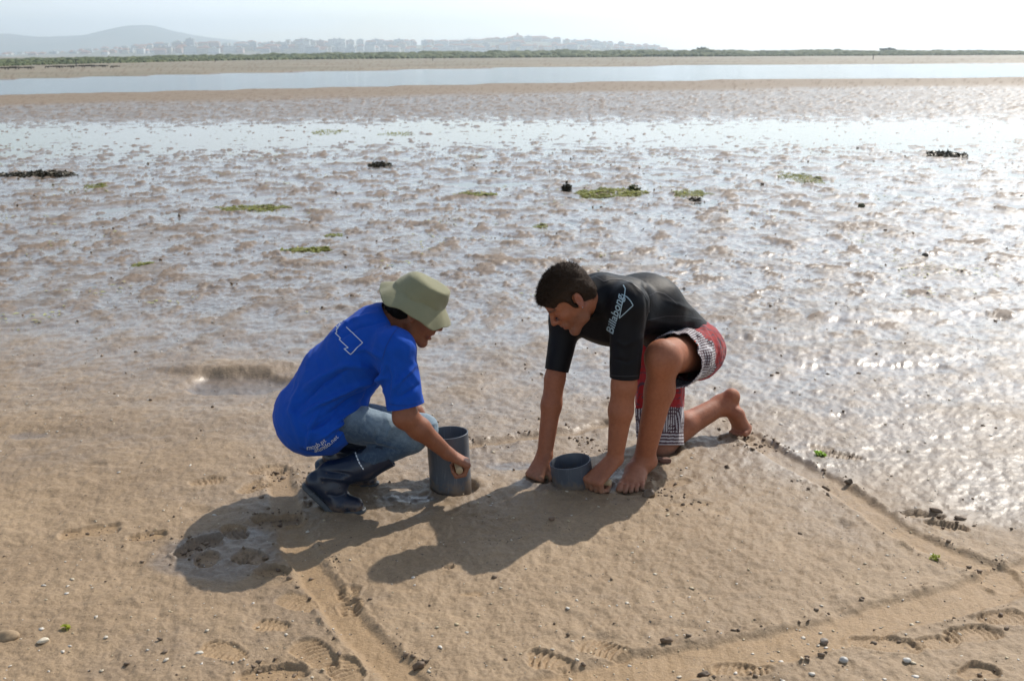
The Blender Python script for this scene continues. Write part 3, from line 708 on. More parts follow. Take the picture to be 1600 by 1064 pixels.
def post(px_, py_, hgt, label):
    c = gr(px_, py_, 0.06); z0 = terrain(np.array([c[0]]), np.array([c[1]]), False)[0][0]
    V, Q = tube_pts([(c[0], c[1], z0 - 0.3), (c[0] + 0.02, c[1], z0 + hgt * 0.6), (c[0] - 0.02, c[1], z0 + hgt), (c[0] - 0.02, c[1], z0 + hgt + 0.02)], [0.09, 0.08, 0.07, 0.01], 7)
    tag(link('wooden_post', np_mesh('wooden_post', V, Q), M_dark_wood), label, 'post', 'posts on the far flat')
for a in ((119, 103, 1.0, 'thin upright post behind the racks at left'), (336, 98, 0.8, 'lone dark post on the far flat below the blue hill'), (676, 96, 0.9, 'lone dark post on the far flat below the middle of the town'), (1364, 94, 1.0, 'lone dark post on the far bank at right')): post(*a)

# haze: one closed box of thin even air round camera and scene, sky outside
me = bpy.data.meshes.new('haze'); X0, X1, Y0_, Y1, Z0, Z1 = -4600, 4600, -80, 5800, -1.6, 170
me.from_pydata([(x, y, z) for z in (Z0, Z1) for x, y in ((X0, Y0_), (X1, Y0_), (X1, Y1), (X0, Y1))], [], [(0, 3, 2, 1), (4, 5, 6, 7), (0, 1, 5, 4), (1, 2, 6, 5), (2, 3, 7, 6), (3, 0, 4, 7)]); me.update()
mh = bpy.data.materials.new('sea_haze'); mh.use_nodes = True; hn = mh.node_tree.nodes; hn.clear()
ho, hv = hn.new('ShaderNodeOutputMaterial'), hn.new('ShaderNodeVolumePrincipled')
hv.inputs['Color'].default_value = (0.80, 0.91, 1.0, 1); hv.inputs['Density'].default_value = 0.00034; hv.inputs['Anisotropy'].default_value = 0.6
mh.node_tree.links.new(hv.outputs['Volume'], ho.inputs['Volume'])
tag(link('haze', me, mh, smooth=False), 'thin pale sea haze over the whole flat', 'haze', kind='stuff')
# ------------------------------------------------------------------ shells, clods, stones, weed
rd = np.random.default_rng(5)
def lumps(P, size, flat, rng_, rough=0.35, ico=1):
    """little irregular stones at points P, one mesh"""
    bm = bmesh.new(); bmesh.ops.create_icosphere(bm, subdivisions=ico, radius=1.0); bv_ = np.array([v.co for v in bm.verts]); bf = np.array([[v.index for v in f.verts] for f in bm.faces]); bm.free()
    n = len(P); m = len(bv_)
    a = rng_.uniform(0, 2 * np.pi, n); ca, sa = np.cos(a)[:, None], np.sin(a)[:, None]
    S = size[:, None, None] * np.stack([rng_.uniform(0.7, 1.35, n), rng_.uniform(0.6, 1.1, n), flat * rng_.uniform(0.6, 1.2, n)], 1)[:, None, :]
    V = bv_[None] * (1 + rng_.uniform(-rough, rough, (n, m, 1))) * S
    V = np.stack([V[..., 0] * ca - V[..., 1] * sa, V[..., 0] * sa + V[..., 1] * ca, V[..., 2]], -1) + P[:, None, :]
    return V.reshape(-1, 3), (np.arange(n)[:, None, None] * m + bf[None]).reshape(-1, 3)
def scatter(n, y0, y1, keep=None):
    y = np.exp(rd.uniform(np.log(y0), np.log(y1), n)); x = rd.uniform(-0.62, 0.62, n) * (y + 0.3)
    if keep is not None: m = keep(x, y); x, y = x[m], y[m]
    return np.stack([x, y, terrain(x, y)[0]], 1)
M_shell = mat_new('broken_shell', (0.6, 0.55, 0.45), 0.55)
t = NT(M_shell); t.link(t.mix(t.attr('tone'), (0.46, 0.36, 0.21), (0.62, 0.58, 0.52)), t.b.inputs['Base Color'])
dens = lambda x, y: rd.uniform(0, 1, len(x)) < 0.25 + 1.1 * np.clip(fbm2(x * 1.1, y * 1.3, 3) + 0.25, 0, 1)
P = scatter(4600, 2.3, 10.0, dens); P[:, 2] += 0.001
sz = 0.0024 + 0.0062 * rd.uniform(0, 1, len(P)) ** 3
V, F = lumps(P, sz, 0.35, rd, 0.4, 1)
tag(link('shell_fragments', np_mesh('shell_fragments', V, F, {'tone': np.repeat(rd.uniform(0, 1, len(P)), len(V) // len(P))}), M_shell, smooth=False), 'tiny pale broken shell fragments strewn over the sand', 'shell fragments', kind='stuff')
M_clod = two_tone('dark_mud_clod', (0.13, 0.09, 0.058), (0.24, 0.17, 0.11), 60, 0.75)
P1 = np.concatenate([scatter(1000, 2.3, 16.0, lambda x, y: rd.uniform(0, 1, len(x)) < 0.55), scatter(900, 4.6, 20.0)])
s1_ = (0.0022 + 0.0085 * rd.uniform(0, 1, len(P1)) ** 4) * np.interp(P1[:, 1], [0, 4, 8, 20], [1, 1, 1.3, 2.6])
pts = []
for tp, hw, dep_ in TRACKS:                           # crumbs thrown up beside the drag marks
    Pg = [gr(a, b) for a, b in tp]
    for a, b in zip(Pg[:-1], Pg[1:]):
        d = b - a; L = np.linalg.norm(d); nrm = np.array([-d[1], d[0]]) / L; k = int(L * 75)
        for _ in range(k):
            s = rd.uniform(); side = rd.choice([-1, 1], p=[0.35, 0.65]); q = a + d * s + nrm * side * (hw + rd.normal(0.012, 0.012))
            if noise2(np.array([q[0] * 6]), np.array([q[1] * 6]))[0] > -0.12: pts.append(q)
for p, q, ang, L, W, dep_, tr in PRINTS:
    if dep_ < 0.012: continue
    c = gr(p, q)
    for _ in range(10): pts.append(c + rd.normal(0, 0.5, 2) * np.array([L * 0.6, W * 0.7]))
for c, n in ((gr(1050, 775), 28), (gr(1075, 790), 18), (gr(1170, 690), 40), (gr(1190, 700), 20), (gr(440, 745), 30), (gr(430, 812), 40), (gr(310, 855), 50), (gr(905, 690), 25), (gr(1030, 760), 30), (gr(430, 1058), 40), (gr(940, 705), 30)):
    for _ in range(n): pts.append(c + rd.normal(0, 0.045, 2))
pts = np.array(pts); P2 = np.stack([pts[:, 0], pts[:, 1], terrain(pts[:, 0], pts[:, 1])[0]], 1); s2_ = 0.0022 + 0.0085 * rd.uniform(0, 1, len(P2)) ** 4
P = np.concatenate([P1, P2]); sz = np.concatenate([s1_, s2_]); P[:, 2] += sz * 0.25
V, F = lumps(P, sz, 0.75, rd, 0.6, 1)
tag(link('mud_crumbs', np_mesh('mud_crumbs', V, F), M_clod, smooth=False), 'small dark crumbs of mud scattered over the flat and along the drag marks', 'mud crumbs', kind='stuff')

# single stones, shells and clods large enough to pick out
def stone(name, px_, py_, size, flat, base, label, cat, group=None, rough=0.7, seed=0, yaw=0.0, sharp=0.18, boxy=1.0):
    c = gr(px_, py_); z = ground_z(*c)
    bm = bmesh.new(); bmesh.ops.create_icosphere(bm, subdivisions=3, radius=1.0); V = np.array([v.co for v in bm.verts]); F = np.array([[v.index for v in f.verts] for f in bm.faces]); bm.free()
    V = np.sign(V) * np.abs(V) ** boxy; r = np.random.default_rng(seed); V = V * (1 + sharp * 2 * noise3(V * 0.9 + seed * 3.7)[:, None] + sharp * 0.7 * noise3(V * 2.6 + seed)[:, None])
    for _ in range(5):                                  # knock flat faces off it
        n = unit(r.normal(size=3)); dd = V @ n; k = dd > 0.78; V[k] -= np.outer(dd[k] - 0.78, n) * 0.9
    V = V * np.array(size) ; ca, sa = math.cos(yaw), math.sin(yaw); V = np.stack([V[:, 0] * ca - V[:, 1] * sa, V[:, 0] * sa + V[:, 1] * ca, V[:, 2]], 1)
    V += np.array([c[0], c[1], z + size[2] * flat])
    m = two_tone(name + '_surface', base, tuple(min(1, x * 1.5) for x in base), 70, rough)
    return tag(link(name, np_mesh(name, V, F), m, smooth=boxy == 1.0), label, cat, group)
stone('brick_fragment', 1037, 724, (0.030, 0.019, 0.014), 0.5, (0.13, 0.062, 0.042), 'reddish brown brick fragment on the sand beside the bare front foot', 'stone', None, 0.8, 1, 0.3, 0.12, 0.3)
stone('pebble', 1014, 777, (0.026, 0.024, 0.020), 0.35, (0.11, 0.072, 0.042), 'wet brown pebble touching the little toe of the bare front foot', 'stone', 'loose pebbles', 0.4, 2)
stone('pebble', 862, 816, (0.013, 0.011, 0.009), 0.5, (0.15, 0.095, 0.06), 'small brown pebble lying in the kneeling person\'s shadow', 'stone', 'loose pebbles', 0.6, 3)
stone('pebble', 1288, 1001, (0.013, 0.012, 0.011), 0.6, (0.18, 0.15, 0.12), 'round grey brown pebble on the lower edge of the bottom drag mark', 'stone', 'loose pebbles', 0.6, 4)
stone('cockle_shell', 1318, 1036, (0.013, 0.012, 0.008), 0.6, (0.34, 0.32, 0.29), 'round whitish shell below the bottom drag mark, left of its twin', 'shell', 'whole shells', 0.5, 5, 0, 0.06)
stone('cockle_shell', 1417, 1033, (0.012, 0.011, 0.007), 0.6, (0.42, 0.39, 0.34), 'pale round shell below the bottom drag mark, right of its twin', 'shell', 'whole shells', 0.5, 6, 0, 0.06)
stone('oyster_shell', 68, 1008, (0.018, 0.012, 0.007), 0.6, (0.52, 0.45, 0.34), 'cream oyster shell piece near the bottom left corner of the sand', 'shell', 'whole shells', 0.6, 7, 0.6, 0.25)
stone('oyster_shell', 312, 1025, (0.011, 0.008, 0.005), 0.6, (0.48, 0.44, 0.37), 'small white oyster shell piece left of the tread prints at the bottom', 'shell', 'whole shells', 0.6, 8, 0.2, 0.25)
stone('buried_stone', 10, 1000, (0.040, 0.026, 0.016), 0.2, (0.24, 0.17, 0.10), 'sand-coloured stone half buried at the left edge of the picture', 'stone', None, 0.8, 9)
stone('mud_clump', 1463, 800, (0.024, 0.013, 0.009), 0.35, (0.15, 0.105, 0.068), 'dark mud clump above the deep footprint at right', 'clump', 'loose mud clumps', 0.7, 10, -0.5, 0.55)
stone('mud_clump', 1500, 811, (0.022, 0.011, 0.009), 0.35, (0.15, 0.105, 0.068), 'dark mud clump right of the deep footprint at right', 'clump', 'loose mud clumps', 0.7, 11, -0.4, 0.55)
stone('mud_clump', 1290, 762, (0.017, 0.010, 0.008), 0.5, (0.15, 0.105, 0.068), 'dark mud clump on the near edge of the right drag mark', 'clump', 'loose mud clumps', 0.7, 12, -0.5, 0.55)
stone('mud_clump', 1327, 756, (0.016, 0.011, 0.012), 0.5, (0.10, 0.07, 0.044), 'dark mud clump on the far edge of the right drag mark', 'clump', 'loose mud clumps', 0.7, 13, 0.2, 0.55)
stone('mud_clump', 1040, 1006, (0.018, 0.013, 0.012), 0.5, (0.13, 0.085, 0.05), 'brown mud clump just above the bottom drag mark', 'clump', 'loose mud clumps', 0.7, 14, 0.5, 0.55)
stone('mud_clump', 655, 1044, (0.020, 0.012, 0.012), 0.5, (0.12, 0.08, 0.05), 'brown mud clump inside the left drag mark at the bottom', 'clump', 'loose mud clumps', 0.7, 15, 0.5, 0.55)
stone('mud_clump', 1100, 1050, (0.016, 0.012, 0.010), 0.5, (0.09, 0.062, 0.04), 'dark mud clump on the bottom edge of the bottom drag mark', 'clump', 'loose mud clumps', 0.7, 16, 0.1, 0.55)
stone('mud_clump', 1346, 321, (0.040, 0.036, 0.034), 0.3, (0.085, 0.08, 0.04), 'dark olive lump standing alone on the shining mud at right', 'clump', None, 0.7, 17, 0.1, 0.3)
stone('mud_clump', 1446, 398, (0.030, 0.027, 0.022), 0.3, (0.09, 0.07, 0.05), 'small dark lump on the shining mud behind the kneeling person', 'clump', None, 0.7, 18, 0.1, 0.3)

def weed(name, px_, py_, rx, ry, hgt, n, ca, cb, label, cat, group=None, leaf=0.03, rough=0.5, lump=0.0, flatk=None):
    """clump of crumpled weed: many small leaf faces heaped on the mud"""
    flatk = (0.12 if name == 'green_algae' else 0.5) if flatk is None else flatk
    if name == 'green_algae': rx *= 1.25; ry *= 0.9
    c = gr(px_, py_, -0.02); r = np.random.default_rng(int(px_ * 7 + py_))
    a = r.uniform(0, 2 * np.pi, n); q = np.sqrt(r.uniform(0, 1, n)); q = q * (0.75 + 0.5 * noise2(np.cos(a) * 1.3 + px_, np.sin(a) * 1.3))
    x = c[0] + rx * q * np.cos(a); y = c[1] + ry * q * np.sin(a)
    keep = noise2(x * 5 / max(rx, 0.2) * 0.4 + px_, y * 3) > -0.7; x, y, q = x[keep], y[keep], q[keep]; n = len(x)
    z = np.maximum(terrain(x, y)[0], ZW) + 0.003 + r.uniform(0, 1, n) ** 1.5 * hgt * (0.35 if name == 'green_algae' else 1.0) * np.clip(1.1 - q, 0.15, 1) * (1 + lump * noise2(x * 6, y * 6))
    C = np.stack([x, y, z], 1); d = r.normal(size=(n, 3)); d[:, 2] *= flatk; d /= np.linalg.norm(d, axis=1, keepdims=True); e = np.cross(d, np.array([0, 0, 1.0]) + flatk * r.normal(size=(n, 3))); e /= np.linalg.norm(e, axis=1, keepdims=True)
    L = leaf * r.uniform(0.5, 1.5, (n, 1)); W = L * 0.45; up = np.array([0, 0, 1]) * L * 0.25 * min(1, flatk * 2.5)
    V = np.stack([C - d * L, C + e * W + up * r.uniform(0, 1, (n, 1)), C + d * L, C - e * W + up * r.uniform(0, 1, (n, 1))], 1)
    V[..., 2] = np.maximum(V[..., 2], np.maximum(terrain(V[..., 0].ravel(), V[..., 1].ravel())[0].reshape(n, 4), ZW) + 0.002)
    m = mat_new(name + '_leaf', ca, rough, Specular_IOR_Level=0.4); t = NT(m); cc = t.mix(t.attr('tone'), ca, cb); t.link(cc, t.b.inputs['Base Color'])
    if name.startswith('green'):                        # thin wet fronds let the low sun through
        tr = t.new('BsdfTranslucent', {'Color': cc}); mx = t.new('MixShader', {0: 0.5, 1: t.b.outputs[0], 2: tr.outputs[0]}); t.link(mx.outputs[0], t.n['Material Output'].inputs['Surface'])
    return tag(link(name, np_mesh(name, V.reshape(-1, 3), np.arange(n * 4).reshape(n, 4), {'tone': np.repeat(r.uniform(0, 1, n), 4)}), m, smooth=False), label, cat, group)
GA, GB, DA, DB = (0.26, 0.28, 0.05), (0.46, 0.46, 0.14), (0.035, 0.030, 0.016), (0.10, 0.08, 0.04)
ga = 'green algae patches on the wet mud'; dw = 'dark seaweed heaps on the wet mud'
weed('green_algae', 945, 302, 0.46, 0.62, 0.035, 900, GA, GB, 'largest bright green algae patch, behind the kneeling person\'s head', 'algae', ga, 0.035)
weed('green_algae', 400, 326, 0.44, 0.30, 0.02, 420, GA, GB, 'long thin yellow-green algae streak left of centre beyond the hat', 'algae', ga)
weed('green_algae', 482, 391, 0.22, 0.14, 0.015, 260, GA, GB, 'short yellow-green algae streak nearest above the blue T-shirt', 'algae', ga)
weed('green_algae', 748, 305, 0.26, 0.30, 0.02, 260, GA, GB, 'faint green algae streak left of the largest algae patch', 'algae', ga)
weed('green_algae', 1080, 303, 0.26, 0.5, 0.02, 300, GA, GB, 'faint green algae streak right of the largest algae patch', 'algae', ga)
weed('green_algae', 1250, 277, 0.26, 1.0, 0.02, 420, GA, GB, 'oval yellow-green algae patch on the shining mud at right', 'algae', ga)
weed('green_algae', 512, 206, 0.42, 1.1, 0.03, 260, GA, GB, 'pale green algae streak at the far edge of the big pool', 'algae', ga)
weed('green_algae', 622, 209, 0.40, 0.8, 0.03, 200, GA, GB, 'pale green algae streak right of its neighbour on the big pool', 'algae', ga)
weed('green_algae', 222, 415, 0.09, 0.12, 0.012, 110, GA, GB, 'small green algae tuft on the left mud mounds', 'algae', ga, 0.02)
weed('green_algae', 150, 292, 0.16, 0.3, 0.02, 110, GA, GB, 'small green algae tuft below the long dark seaweed line at left', 'algae', ga)
weed('green_algae', 520, 368, 0.10, 0.16, 0.012, 110, GA, GB, 'small green algae tuft just above the short streak', 'algae', ga, 0.02)
weed('green_algae', 845, 355, 0.09, 0.16, 0.012, 90, GA, GB, 'small green algae tuft left of the kneeling person\'s dark hair', 'algae', ga, 0.02)
weed('dark_seaweed', 60, 274, 0.66, 0.34, 0.05, 700, DA, DB, 'long dark seaweed heap at the left edge of the flat', 'seaweed', dw, 0.04)
weed('dark_seaweed', 592, 259, 0.26, 0.34, 0.03, 200, DA, DB, 'short dark seaweed heap beyond the khaki hat', 'seaweed', dw, 0.04)
weed('dark_seaweed', 1478, 243, 0.40, 0.5, 0.035, 360, DA, DB, 'dark seaweed heap on the bright mud at right', 'seaweed', dw, 0.05)
weed('dark_seaweed', 886, 298, 0.085, 0.10, 0.12, 260, DA, DB, 'rounded dark seaweed lump at the left end of the largest algae patch', 'seaweed', dw, 0.025)
weed('dark_seaweed', 990, 297, 0.10, 0.12, 0.06, 160, (0.05, 0.06, 0.01), (0.13, 0.14, 0.02), 'olive seaweed lump on the right half of the largest algae patch', 'seaweed', dw, 0.025)
weed('dark_seaweed', 1085, 313, 0.10, 0.1, 0.02, 110, DA, DB, 'flat dark seaweed scrap below the faint streak at right', 'seaweed', dw, 0.02)
weed('green_leaf', 1283, 718, 0.028, 0.030, 0.014, 60, (0.22, 0.42, 0.04), (0.45, 0.62, 0.10), 'fresh bright green weed sprig right of the bare rear foot', 'weed', 'green weed sprigs', 0.012, 0.4)
weed('green_leaf', 1460, 882, 0.020, 0.016, 0.008, 26, (0.30, 0.36, 0.03), (0.5, 0.52, 0.10), 'tiny yellow-green weed sprig inside the right-hand corner of the drag marks', 'weed', 'green weed sprigs', 0.010, 0.4)
weed('green_leaf', 105, 997, 0.016, 0.014, 0.008, 20, (0.30, 0.36, 0.03), (0.5, 0.52, 0.10), 'tiny yellow-green weed sprig by the shells at bottom left', 'weed', 'green weed sprigs', 0.009, 0.4)

# thin green film of algae bits over the mounds, far too many to count
n = 9000; y = np.exp(rd.uniform(np.log(6.5), np.log(26), n)); x = rd.uniform(-0.6, 0.6, n) * y
k = fbm2(x * 0.8 + 60, y * 0.55, 4, 0.6) > 0.34; x, y = x[k], y[k]; n = len(x); z = np.maximum(terrain(x, y)[0], ZW) + 0.004
L = rd.uniform(0.012, 0.035, n) * np.interp(y, [6, 26], [0.8, 1.7]); a = rd.uniform(0, 6.28, n); dx, dy = np.cos(a) * L, np.sin(a) * L * 0.8
V = np.stack([np.stack([x - dx, y - dy, z], 1), np.stack([x + dy * 0.5, y - dx * 0.5, z + 0.004], 1), np.stack([x + dx, y + dy, z + 0.002], 1), np.stack([x - dy * 0.5, y + dx * 0.5, z + 0.005], 1)], 1).reshape(-1, 3)
M_bits = mat_new('algae_bits', GA, 0.6); t = NT(M_bits); t.link(t.mix(t.attr('tone'), (0.22, 0.20, 0.07), GB), t.b.inputs['Base Color'])
tag(link('algae_film', np_mesh('algae_film', V, np.arange(n * 4).reshape(n, 4), {'tone': np.repeat(rd.uniform(0, 1, n), 4)}), M_bits, smooth=False), 'thin scraps of green algae scattered over the wet mud mounds', 'algae', kind='stuff')
# ------------------------------------------------------------------ people: materials
def skin_material(name, base, rough=0.48):
    m = mat_new(name, base, rough, Subsurface_Weight=0.12, Subsurface_Scale=0.01, Specular_IOR_Level=0.42)
    t = NT(m); t.b.inputs['Subsurface Radius'].default_value = (1.0, 0.35, 0.2)
    co = t.objco()
    n = t.noise(75, 5, 0.68, co); n2 = t.noise(17, 4, 0.6, co)
    c = t.mix(1.0, t.attr('Col', 'Color'), t.mix(n, (0.72, 0.66, 0.62), (1.22, 1.25, 1.25)), 'MULTIPLY')
    c = t.mix(1.0, c, t.mix(n2, (0.76, 0.70, 0.68), (1.2, 1.18, 1.16)), 'MULTIPLY')
    t.link(c, t.b.inputs['Base Color'])
    t.link(t.rng(n2, 0.3, 0.7, rough - 0.08, rough + 0.1), t.b.inputs['Roughness'])
    f = t.noise(420, 2, 0.6, co)
    t.link(t.bump(f, 0.35, 0.0015, t.bump(t.noise(70, 4, 0.6, co), 0.22, 0.006)), t.b.inputs['Normal'])
    return m

def cloth_material(name, base, rough=0.85, scale=900.0, var=0.12, sheen=0.25, bump=0.25):
    m = mat_new(name, base, rough, Sheen_Weight=sheen, Specular_IOR_Level=0.25)
    t = NT(m); co = t.objco()
    n = t.noise(18, 4, 0.6, co); w = t.noise(scale, 1, 0.5, co)
    lo = tuple(x * (1 - var) for x in base); hi = tuple(min(1, x * (1 + var)) for x in base)
    t.link(t.mix(n, lo, hi), t.b.inputs['Base Color'])
    t.link(t.bump(w, bump, 0.0012, t.bump(t.noise(60, 3, 0.55, co), 0.25, 0.004)), t.b.inputs['Normal'])
    return m

M_skin_m = skin_material('tanned_skin', (0.4, 0.2, 0.12), 0.6)
M_skin_w = skin_material('deep_tanned_skin', (0.3, 0.13, 0.07), 0.55)
M_tee = cloth_material('royal_blue_cotton', (0.003, 0.066, 0.41), 0.9, 900, 0.12, 0.04)
M_lycra = cloth_material('black_lycra', (0.0050, 0.0050, 0.0072), 0.55, 1400, 0.15, 0.0, 0.15)
M_lycra.node_tree.nodes['Principled BSDF'].inputs['Specular IOR Level'].default_value = 0.18
M_hat = cloth_material('khaki_canvas', (0.245, 0.235, 0.138), 0.9, 800, 0.10, 0.2, 0.3)
M_print = mat_new('white_print', (0.66, 0.70, 0.74), 0.7)
M_print_dim = mat_new('pale_blue_print', (0.34, 0.45, 0.50), 0.6)
M_wood = mat_new('pale_dowel_wood', (0.42, 0.30, 0.17), 0.7)
M_earring = mat_new('silver_stud', (0.5, 0.5, 0.52), 0.35, Metallic=1.0)

M_boot = mat_new('navy_rubber', (0.006, 0.014, 0.034), 0.3, Specular_IOR_Level=0.5)
t = NT(M_boot); co = t.objco(); n = t.noise(20, 4, 0.6, co)
geo = t.new('NewGeometry'); sep = t.new('SeparateXYZ', {'Vector': geo.outputs['Position']})
mudm = t.math('MAXIMUM', t.math('MULTIPLY', t.rng(sep.outputs['Z'], 0.014, 0.06, 1.0, 0.0), t.rng(t.noise(45, 4, 0.7, co), 0.38, 0.56), True), t.math('MULTIPLY', t.rng(t.noise(30, 5, 0.75, co), 0.60, 0.70), 0.35))
t.link(t.mix(mudm, (0.006, 0.014, 0.034), (0.16, 0.11, 0.075)), t.b.inputs['Base Color'])
t.link(t.math('ADD', t.rng(n, 0.3, 0.7, 0.24, 0.42), t.math('MULTIPLY', mudm, 0.3)), t.b.inputs['Roughness'])
t.link(t.bump(t.noise(35, 3, 0.5, co), 0.12, 0.004), t.b.inputs['Normal'])
M_sole = mat_new('grey_rubber_sole', (0.045, 0.052, 0.06), 0.55)

M_jeans = mat_new('faded_denim', (0.1, 0.16, 0.22), 0.85, Sheen_Weight=0.2, Specular_IOR_Level=0.2)
t = NT(M_jeans); co = t.objco()
tw = t.new('TexWave', {'Scale': 260.0, 'Distortion': 1.5, 'Detail': 1.0, 'Vector': co}, bands_direction='DIAGONAL')
wear = t.attr('wear'); n = t.noise(60, 6, 0.75, co)
wf = t.math('ADD', wear, t.rng(n, 0.25, 0.75, -0.28, 0.28), True)
c = t.mix(wf, (0.035, 0.062, 0.105), (0.27, 0.36, 0.43))
c = t.mix(t.math('MULTIPLY', tw.outputs['Fac'], 0.35), c, (0.03, 0.05, 0.08))
t.link(c, t.b.inputs['Base Color'])
t.link(t.bump(tw.outputs['Fac'], 0.15, 0.001, t.bump(t.noise(40, 4, 0.6, co), 0.35, 0.006)), t.b.inputs['Normal'])

def hair_material(name, base):
    m = mat_new(name, base, 0.7, Specular_IOR_Level=0.15); t = NT(m); co = t.objco()
    n = t.noise(90, 4, 0.7, co)
    t.link(t.mix(n, tuple(x * 0.55 for x in base), tuple(x * 1.7 for x in base)), t.b.inputs['Base Color'])
    t.link(t.bump(t.noise(330, 3, 0.7, co), 0.7, 0.004), t.b.inputs['Normal'])
    return m
M_hair_m = hair_material('dark_brown_hair', (0.032, 0.018, 0.010))
M_hair_w = hair_material('black_hair', (0.006, 0.005, 0.005))

M_pvc = mat_new('grey_pvc', (0.075, 0.088, 0.108), 0.38, Specular_IOR_Level=0.45)
t = NT(M_pvc); co = t.objco(); n = t.noise(9, 5, 0.65, co)
gz = t.new('SeparateXYZ', {'Vector': t.new('NewGeometry').outputs['Position']}).outputs['Z']
ms = t.math('MULTIPLY', t.rng(t.math('ADD', gz, t.rng(t.noise(38, 4, 0.7, co), 0.3, 0.7, -0.03, 0.03)), 0.012, 0.045, 1.0, 0.0), 0.75)
ms = t.math('MAXIMUM', ms, t.math('MULTIPLY', t.rng(t.noise(24, 5, 0.75, co), 0.60, 0.72), 0.35))
sc = t.noise(1.0, 2, 0.5, t.new('Mapping', {'Vector': co, 'Scale': (160.0, 160.0, 9.0)}).outputs['Vector'])
c_ = t.mix(t.rng(sc, 0.62, 0.7, 0.0, 0.5), t.mix(n, (0.058, 0.070, 0.090), (0.095, 0.108, 0.128)), (0.17, 0.18, 0.20))
t.link(t.mix(ms, c_, (0.17, 0.125, 0.085)), t.b.inputs['Base Color'])
t.link(t.rng(t.noise(30, 4, 0.7, co), 0.3, 0.7, 0.3, 0.55), t.b.inputs['Roughness'])

def spikes(P, N, flow, n, length, width, rng, up=0.5):
    """short hair blades standing on a surface"""
    i = rng.integers(0, len(P), n); p = P[i]; d = N[i] * up + flow(p, N[i]) + rng.normal(0, 0.22, (n, 3))
    d /= np.linalg.norm(d, axis=1, keepdims=True); L = length * rng.uniform(0.55, 1.2, (n, 1))
    s = np.cross(d, rng.normal(size=(n, 3))); s /= np.linalg.norm(s, axis=1, keepdims=True); s *= width
    b = p - N[i] * 0.004
    V = np.stack([b - s, b + s, b + d * L * 0.6 + s * 0.7, b + d * L + N[i] * 0.0 - s * 0.1], 1).reshape(-1, 3)
    return V, np.arange(n * 4).reshape(n, 4)

def bvh_of(o):
    me = o.data; n = len(me.vertices); co = np.empty(n * 3, np.float32); me.vertices.foreach_get('co', co)
    return BVHTree.FromPolygons(co.reshape(-1, 3).tolist(), [tuple(p.vertices) for p in me.polygons])

def project_print(name, V2, faces, mapper, bvh, mat, parent, lift=0.0022):
    """lay flat print (2-D points) on cloth: mapper gives a ray (origin, direction) for each point"""
    V = []
    ok = []
    for p in V2:
        o, d = mapper(p)
        h = bvh.ray_cast(Vector(tuple(o)), Vector(tuple(d)))
        if h[0] is None: ok.append(False); V.append((0, 0, 0)); continue
        n = h[1] if h[1].dot(Vector(tuple(d))) < 0 else -h[1]
        V.append(tuple(h[0] + n * lift)); ok.append(True)
    F = [f for f in faces if all(ok[i] for i in f)]
    used = sorted({i for f in F for i in f}); mp = {u: k for k, u in enumerate(used)}
    me = bpy.data.meshes.new(name); me.from_pydata([V[u] for u in used], [], [[mp[i] for i in f] for f in F]); me.update()
    return link(name, me, mat, parent)

def text_faces(s, size=1.0, shear=0.0, fine=0.06, offset=0.0):
    c = bpy.data.curves.new('lettering', 'FONT'); c.body = s; c.size = size; c.shear = shear; c.resolution_u = 3; c.offset = offset
    o = bpy.data.objects.new('lettering', c); COL.objects.link(o)
    bpy.context.view_layer.update()
    me = bpy.data.meshes.new_from_object(o.evaluated_get(bpy.context.evaluated_depsgraph_get()))
    bpy.data.objects.remove(o); bpy.data.curves.remove(c)
    bm = bmesh.new(); bm.from_mesh(me); bmesh.ops.triangulate(bm, faces=bm.faces)
    for _ in range(3):
        es = [e for e in bm.edges if e.calc_length() > fine * size * 2]
        if es: bmesh.ops.subdivide_edges(bm, edges=es, cuts=1); bmesh.ops.triangulate(bm, faces=bm.faces)
    V = [(v.co.x, v.co.y) for v in bm.verts]; bm.verts.index_update(); F = [tuple(v.index for v in f.verts) for f in bm.faces]
    bm.free(); bpy.data.meshes.remove(me)
    return V, F

def stroke_faces(pts, w, closed=False, step=0.25):
    """2-D polyline as a ribbon with mitred joints"""
    P = [np.array(p, float) for p in pts]; n = len(P); V, F = [], []
    out = []
    for i in range(n - (0 if closed else 1)):
        a, b = P[i], P[(i + 1) % n]; k = max(1, int(np.linalg.norm(b - a) / step))
        out += [a + (b - a) * j / k for j in range(k)]
    if not closed: out.append(P[-1])
    m = len(out)
    for i in range(m):
        pa = out[(i - 1) % m] if (closed or i > 0) else out[i]; pb = out[(i + 1) % m] if (closed or i < m - 1) else out[i]
        d0 = out[i] - pa; d1 = pb - out[i]
        d0 = d0 / np.linalg.norm(d0) if np.linalg.norm(d0) > 0 else d1 / np.linalg.norm(d1); d1 = d1 / np.linalg.norm(d1) if np.linalg.norm(d1) > 0 else d0
        t = d0 + d1; t = t / max(np.linalg.norm(t), 1e-6); nn = np.array([-t[1], t[0]])
        q = w / max(0.45, float(np.dot(nn, np.array([-d0[1], d0[0]]))))
        V += [tuple(out[i] + nn * q), tuple(out[i] - nn * q)]
    for i in range(m if closed else m - 1):
        j = (i + 1) % m; F.append((2 * i, 2 * j, 2 * j + 1, 2 * i + 1))
    return V, F
